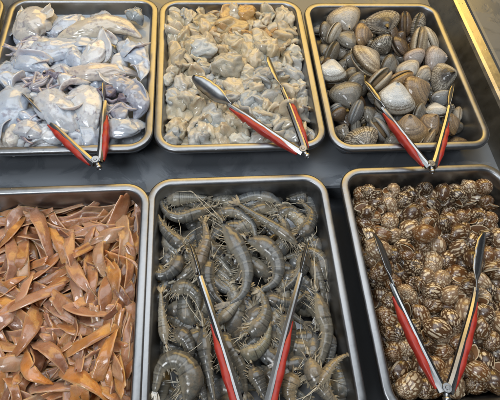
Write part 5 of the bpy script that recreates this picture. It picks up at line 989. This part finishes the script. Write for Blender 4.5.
KSH = [
 ([(212, 207), (197, 213), (178, 217), (166, 211), (160, 199)], Z, 17, 'curved shrimp with a raised tail along the rear rim', gg),
 ([(186, 250), (176, 240), (165, 229), (157, 214)], Z + .004, 17, 'shrimp slanting down in the back left corner', gd),
 ([(180, 252), (174, 268), (160, 275), (144, 266)], Z + .006, 17, 'shrimp whose pointed tail reaches the left rim', gd),
 ([(196, 276), (199, 258), (206, 240), (204, 222)], Z + .008, 19, 'brownish shrimp with its head down in the upper middle', (.26, .22, .17)),
 ([(222, 222), (236, 246), (246, 270), (243, 292), (230, 304)], Z + .014, 22, 'largest blue grey shrimp curving down beside the left tong tip', gb),
 ([(299, 246), (280, 231), (258, 217), (238, 204)], Z + .010, 15, 'straight shrimp slanting across the back right', gg),
 ([(296, 236), (306, 228), (311, 214), (303, 203)], Z + .002, 19, 'curled shrimp in the back right corner', gd),
 ([(276, 216), (288, 210), (297, 214), (301, 226)], Z - .004, 17, 'dark shrimp behind the straight slanting one', gd),
 ([(246, 240), (264, 246), (276, 262), (275, 280), (262, 290)], Z + .008, 24, 'broad shrimp with orange gills in the middle of the heap', gb),
 ([(304, 250), (302, 266), (294, 280), (283, 290)], Z + .002, 19, 'dark shrimp left of the right tong tip', gd),
 ([(309, 258), (316, 274), (321, 292), (322, 308)], Z - .002, 15, 'narrow shrimp along the right wall of the tray', gg),
 ([(166, 346), (164, 328), (162, 310), (161, 292)], Z + .008, 12, 'slim pale shrimp tail pointing up at the left', gl),
 ([(170, 292), (184, 288), (196, 296), (198, 310)], Z + .006, 19, 'curled grey shrimp left of the left tong arm', gg),
 ([(186, 404), (190, 378), (178, 361), (163, 367), (155, 392)], Z + .014, 26, 'strongly arched shrimp in the front left corner', gg),
 ([(203, 325), (205, 348), (209, 372), (214, 400)], Z + .008, 16, 'straight shrimp under the left red grip', gd),
 ([(215, 326), (228, 312), (240, 298), (248, 286)], Z + .012, 13, 'pale shrimp slanting up beside the left tong arm', gl),
 ([(246, 335), (258, 326), (265, 310), (262, 292)], Z + .008, 20, 'shrimp bent upwards between the tong arms', gg),
 ([(238, 352), (252, 352), (264, 342), (270, 326)], Z + .006, 18, 'olive shrimp across the gap between the tong arms', (.27, .26, .19)),
 ([(316, 290), (321, 312), (326, 334), (320, 360), (312, 374)], Z + .010, 19, 'long shrimp right of the right tong arm', gg),
 ([(308, 356), (316, 376), (328, 394), (344, 410)], Z + .012, 20, 'brown shrimp in the front right corner', (.27, .23, .17)),
 ([(318, 386), (332, 366), (341, 358), (347, 355)], Z + .018, 13, 'shrimp whose brown tail rests against the right wall', (.30, .24, .15)),
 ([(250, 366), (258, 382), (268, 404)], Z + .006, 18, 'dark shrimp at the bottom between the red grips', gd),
 ([(282, 312), (288, 330), (286, 350), (276, 364)], Z + .004, 18, 'grey shrimp behind the right tong arm', gg),
 ([(222, 330), (228, 348), (240, 366), (246, 392)], Z + .004, 18, 'shrimp with pale legs right of the left red grip', gg),
 ([(296, 372), (290, 390), (294, 408)], Z + .008, 20, 'shrimp with orange legs at the bottom right', (.30, .24, .15)),
 ([(172, 330), (184, 338), (190, 352), (184, 366)], Z + .002, 18, 'dark curled shrimp above the arched front shrimp', gd),
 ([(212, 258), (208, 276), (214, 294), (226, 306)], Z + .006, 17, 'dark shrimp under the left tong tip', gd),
 ([(262, 292), (276, 300), (294, 302), (306, 294)], Z, 17, 'shrimp lying crosswise at the right tong arm', gd),
 ([(156, 262), (166, 282), (158, 300), (152, 322)], Z - .006, 15, 'dark shrimp down along the left wall', gd),
 ([(214, 216), (232, 212), (250, 222), (256, 238)], Z, 18, 'grey shrimp behind the largest one', gb),
 ([(180, 382), (198, 388), (206, 402)], Z, 18, 'dark shrimp at the bottom beside the arched one', gd),
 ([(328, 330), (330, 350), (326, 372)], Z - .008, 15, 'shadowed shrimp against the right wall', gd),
]
rs = random.Random(90)
for i in range(36):                                    # shrimp showing between the top ones
    x = .055 + .200 * rs.random(); y = -.080 - .235 * rs.random(); a = rs.uniform(0, 6.28); R = rs.uniform(.040, .060); dirn = rs.choice((-1, 1))
    P = [inside(Vector((x + R * cos(a + dirn * k * .62), y + R * sin(a + dirn * k * .62), -.043)), Vector()) for k in (-1.5, -.5, .5, 1.5)]
    u, v = pj(P[1])
    zone = 'near the rear rim' if v < 240 else 'between the tong arms' if 215 < u < 290 else 'near the left rim' if u < 215 else 'near the right rim'
    shrimp([pj(p) for p in P], -.0435, 18, 'grey shrimp partly covered by others ' + zone, 400 + i, colour=rs.choice([gd, gg, gb, gl]), tilt=.5)
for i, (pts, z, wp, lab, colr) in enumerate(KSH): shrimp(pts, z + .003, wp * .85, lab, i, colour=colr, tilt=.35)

# ------------------------------------------------------------ tongs
def tongs(hinge, tips, lab, roll=0.0, heads=((.30, .022, .5, .006), (.30, .022, .5, .006)), grips=((.34, .92), (.34, .92)), bow=.010, aw=.0088, ah=.0085):
    """hinge (u,v,z), tips two (u,v,z); heads: share of the arm, blade width, twist, cup"""
    Hp = bp(*hinge); tp = [bp(*q) for q in tips]
    axis = ((tp[0] - Hp).normalized() + (tp[1] - Hp).normalized()).normalized()
    n = (tp[1] - Hp).cross(tp[0] - Hp).normalized()
    if n.z < 0: n = -n
    t = link('serving_tongs', None); t.location = Hp; t.rotation_euler = (0, 0, 0)
    tag(t, lab, 'tongs', 'steel serving tongs with red grips')
    for k, (tip, (hs, bw, tw, cup), (g0, g1)) in enumerate(zip(tp, heads, grips)):
        d = tip - Hp; Ls = d.length; s = n.cross(axis).normalized(); s = s if s.dot(d) > 0 else -s      # outward
        N = 40
        ctrl = [s * .0035, s * .0035 + d * .12 + s * bow * .25, d * .45 + s * bow, d * (1 - hs) + s * bow * .9, d * (1 - hs * .5) + s * bow * .45, d]
        P = spline(ctrl, N); T = tangents(P)
        iN = int((1 - hs) * (N - 1)) + 1
        # the arm: a folded channel open to the inside
        A = P[:iN + 1]; V, F = [], []; th = .0011
        sec = [(-.5, .30), (-.12, .50), (.16, .44), (.5, .12), (.5, -.32), (.30, -.5), (-.5, -.5), (-.5, -.5 + th / ah), (.22, -.5 + th / ah), (.5 - th / aw, -.28), (.5 - th / aw, .02), (.16, .44 - th / ah), (-.12, .50 - th / ah), (-.5, .30 - th / ah)]
        for i, p in enumerate(A):
            x = i / (len(A) - 1); o_ = (n.cross(T[i])).normalized(); o_ = o_ if o_.dot(s) > 0 else -o_
            w_ = aw * (1.12 - .38 * x); h_ = ah * (1.0 - .45 * sstep(.7, 1, x))
            for a, b in sec: V.append(p + o_ * (a * w_) + n * (b * h_))
        m_ = len(sec)
        for i in range(len(A) - 1):
            for j in range(m_):
                j2 = (j + 1) % m_; F.append((i * m_ + j, i * m_ + j2, (i + 1) * m_ + j2, (i + 1) * m_ + j))
        F.append(tuple(range(m_))); F.append(tuple((len(A) - 1) * m_ + j for j in reversed(range(m_))))
        arm = mk('arm', V, F, MAT['tong'], t, False)
        # the blade: a cupped leaf with a scalloped edge
        V, F = [], []; nb, nw = 22, 9
        B = spline(P[iN - 1:], nb); TB = tangents(B)
        for sgn in (1, -1):
            for i, p in enumerate(B):
                x = i / (nb - 1); o_ = (n.cross(TB[i])).normalized(); o_ = o_ if o_.dot(s) > 0 else -o_
                a_ = tw * sstep(0, .35, x); wd = n * cos(a_) + o_ * sin(a_); nn = o_ * cos(a_) - n * sin(a_)
                wv = bw * (.34 + .66 * sstep(0, .45, x)) * (1 - .72 * max(0, (x - .62) / .38) ** 3) * (1 + .045 * cos(x * 38) * (x > .35))
                for j in range(nw):
                    v = j / (nw - 1) * 2 - 1
                    V.append(p + wd * (v * wv * .5) + nn * (-cup * v * v * (wv / bw) + sgn * .0005 + cup * .4 * x))
        o0 = nb * nw
        for i in range(nb - 1):
            for j in range(nw - 1):
                a = i * nw + j; q = (a, a + nw, a + nw + 1, a + 1); F.append(q); F.append(tuple(z + o0 for z in reversed(q)))
        ed = [(i * nw) for i in range(nb)] + [(nb - 1) * nw + j for j in range(1, nw)] + [i * nw + nw - 1 for i in range(nb - 2, -1, -1)] + [j for j in range(nw - 2, 0, -1)]
        for q in range(len(ed)):
            a, b = ed[q], ed[(q + 1) % len(ed)]; F.append((b, a, a + o0, b + o0))
        mk('blade', V, F, MAT['tong'], arm)
        # the grip: a red sleeve on the outer side of the arm
        i0, i1 = int((1 - g1) * (N - 1)), int((1 - g0) * (N - 1)); G = spline([P[i] for i in range(max(i0, 1), i1 + 1)], 30); TG = tangents(G)
        V, F = [], []; ng = 16
        for i, p in enumerate(G):
            x = i / 29; o_ = (n.cross(TG[i])).normalized(); o_ = o_ if o_.dot(s) > 0 else -o_
            e = sin(pi * min(max(x, .02), .98)) ** .35; e *= 1 - .35 * sstep(.75, 1, x)
            gw = .0052 * e * (1 + .10 * cos(x * 25)); gh = .0064 * e * (1 + .08 * cos(x * 25))
            for j in range(ng):
                a = 2 * pi * j / ng; ca, sa = cos(a), sin(a)
                V.append(p + o_ * (aw * .40 + .0008 + gw * math.copysign(abs(ca) ** .75, ca)) + n * (gh * math.copysign(abs(sa) ** .75, sa) - .0022))
        for i in range(29):
            for j in range(ng):
                j2 = (j + 1) % ng; F.append((i * ng + j, i * ng + j2, (i + 1) * ng + j2, (i + 1) * ng + j))
        F.append(tuple(range(ng))); F.append(tuple(29 * ng + j for j in reversed(range(ng))))
        mk('grip', V, F, MAT['grip'], arm)
    # hinge: pin with a head, and the locking pull
    def disc(c, ax, r, h, ch=.0006, ns=20):
        u = ax.orthogonal().normalized(); v_ = ax.cross(u); V, F = [], []
        for z, rr in ((-h, r - ch), (-h + ch, r), (h - ch, r), (h, r - ch), (h, r * .45), (h + ch, r * .38), (h + ch, .0002)):
            for k in range(ns): a = 2 * pi * k / ns; V.append(c + ax * z + (u * cos(a) + v_ * sin(a)) * rr)
        for i in range(6):
            for k in range(ns): k2 = (k + 1) % ns; F.append((i * ns + k, i * ns + k2, (i + 1) * ns + k2, (i + 1) * ns + k))
        F.append(tuple(range(ns)))
        return V, F
    V, F = disc(Vector((0, 0, 0)) + axis * .004, n, .0058, ah * .58)
    mk('hinge_pin', V, F, MAT['pin'], t, False)
    V, F = merge([tube([axis * .001, axis * -.006], .0036, .0036, 12, 4), disc(axis * -.0075, axis, .0046, .0022)])
    mk('locking_pull', V, F, MAT['tong'], t)
tongs((97, 163, .008), ((23, 94, .016), (104, 82, .018)), 'red gripped tongs lying on the squid tray', heads=((.36, .017, .35, .004), (.28, .013, .1, .003)), grips=((.40, .98), (.42, .98)), bow=.004)
tongs((304, 152, .011), ((193, 77, .016), (268, 57, .017)), 'red gripped tongs with a broad leaf blade on the cream shelled meat', heads=((.36, .024, -.85, .005), (.36, .018, -.7, .004)), grips=((.38, .98), (.46, .98)), bow=.005)
tongs((431, 167, .008), ((364, 80, .012), (453, 84, .010)), 'red gripped tongs lying on the clams', heads=((.34, .022, 1.0, .004), (.30, .012, .3, .003)), grips=((.36, .98), (.46, .98)), bow=.005)
tongs((255, 440, .004), ((190, 243, -.012), (309, 240, -.012)), 'red gripped tongs with thin pointed tips on the grey shrimp', heads=((.22, .010, .35, .003), (.22, .010, .35, .003)), grips=((.46, .98), (.46, .98)), bow=.002, aw=.0095)
tongs((446, 392, .006), ((374, 233, -.006), (484, 233, -.006)), 'red gripped tongs with dark blades on the brown snails', heads=((.36, .021, .8, .004), (.40, .021, -.95, .004)), grips=((.42, .99), (.44, .99)), bow=.008)
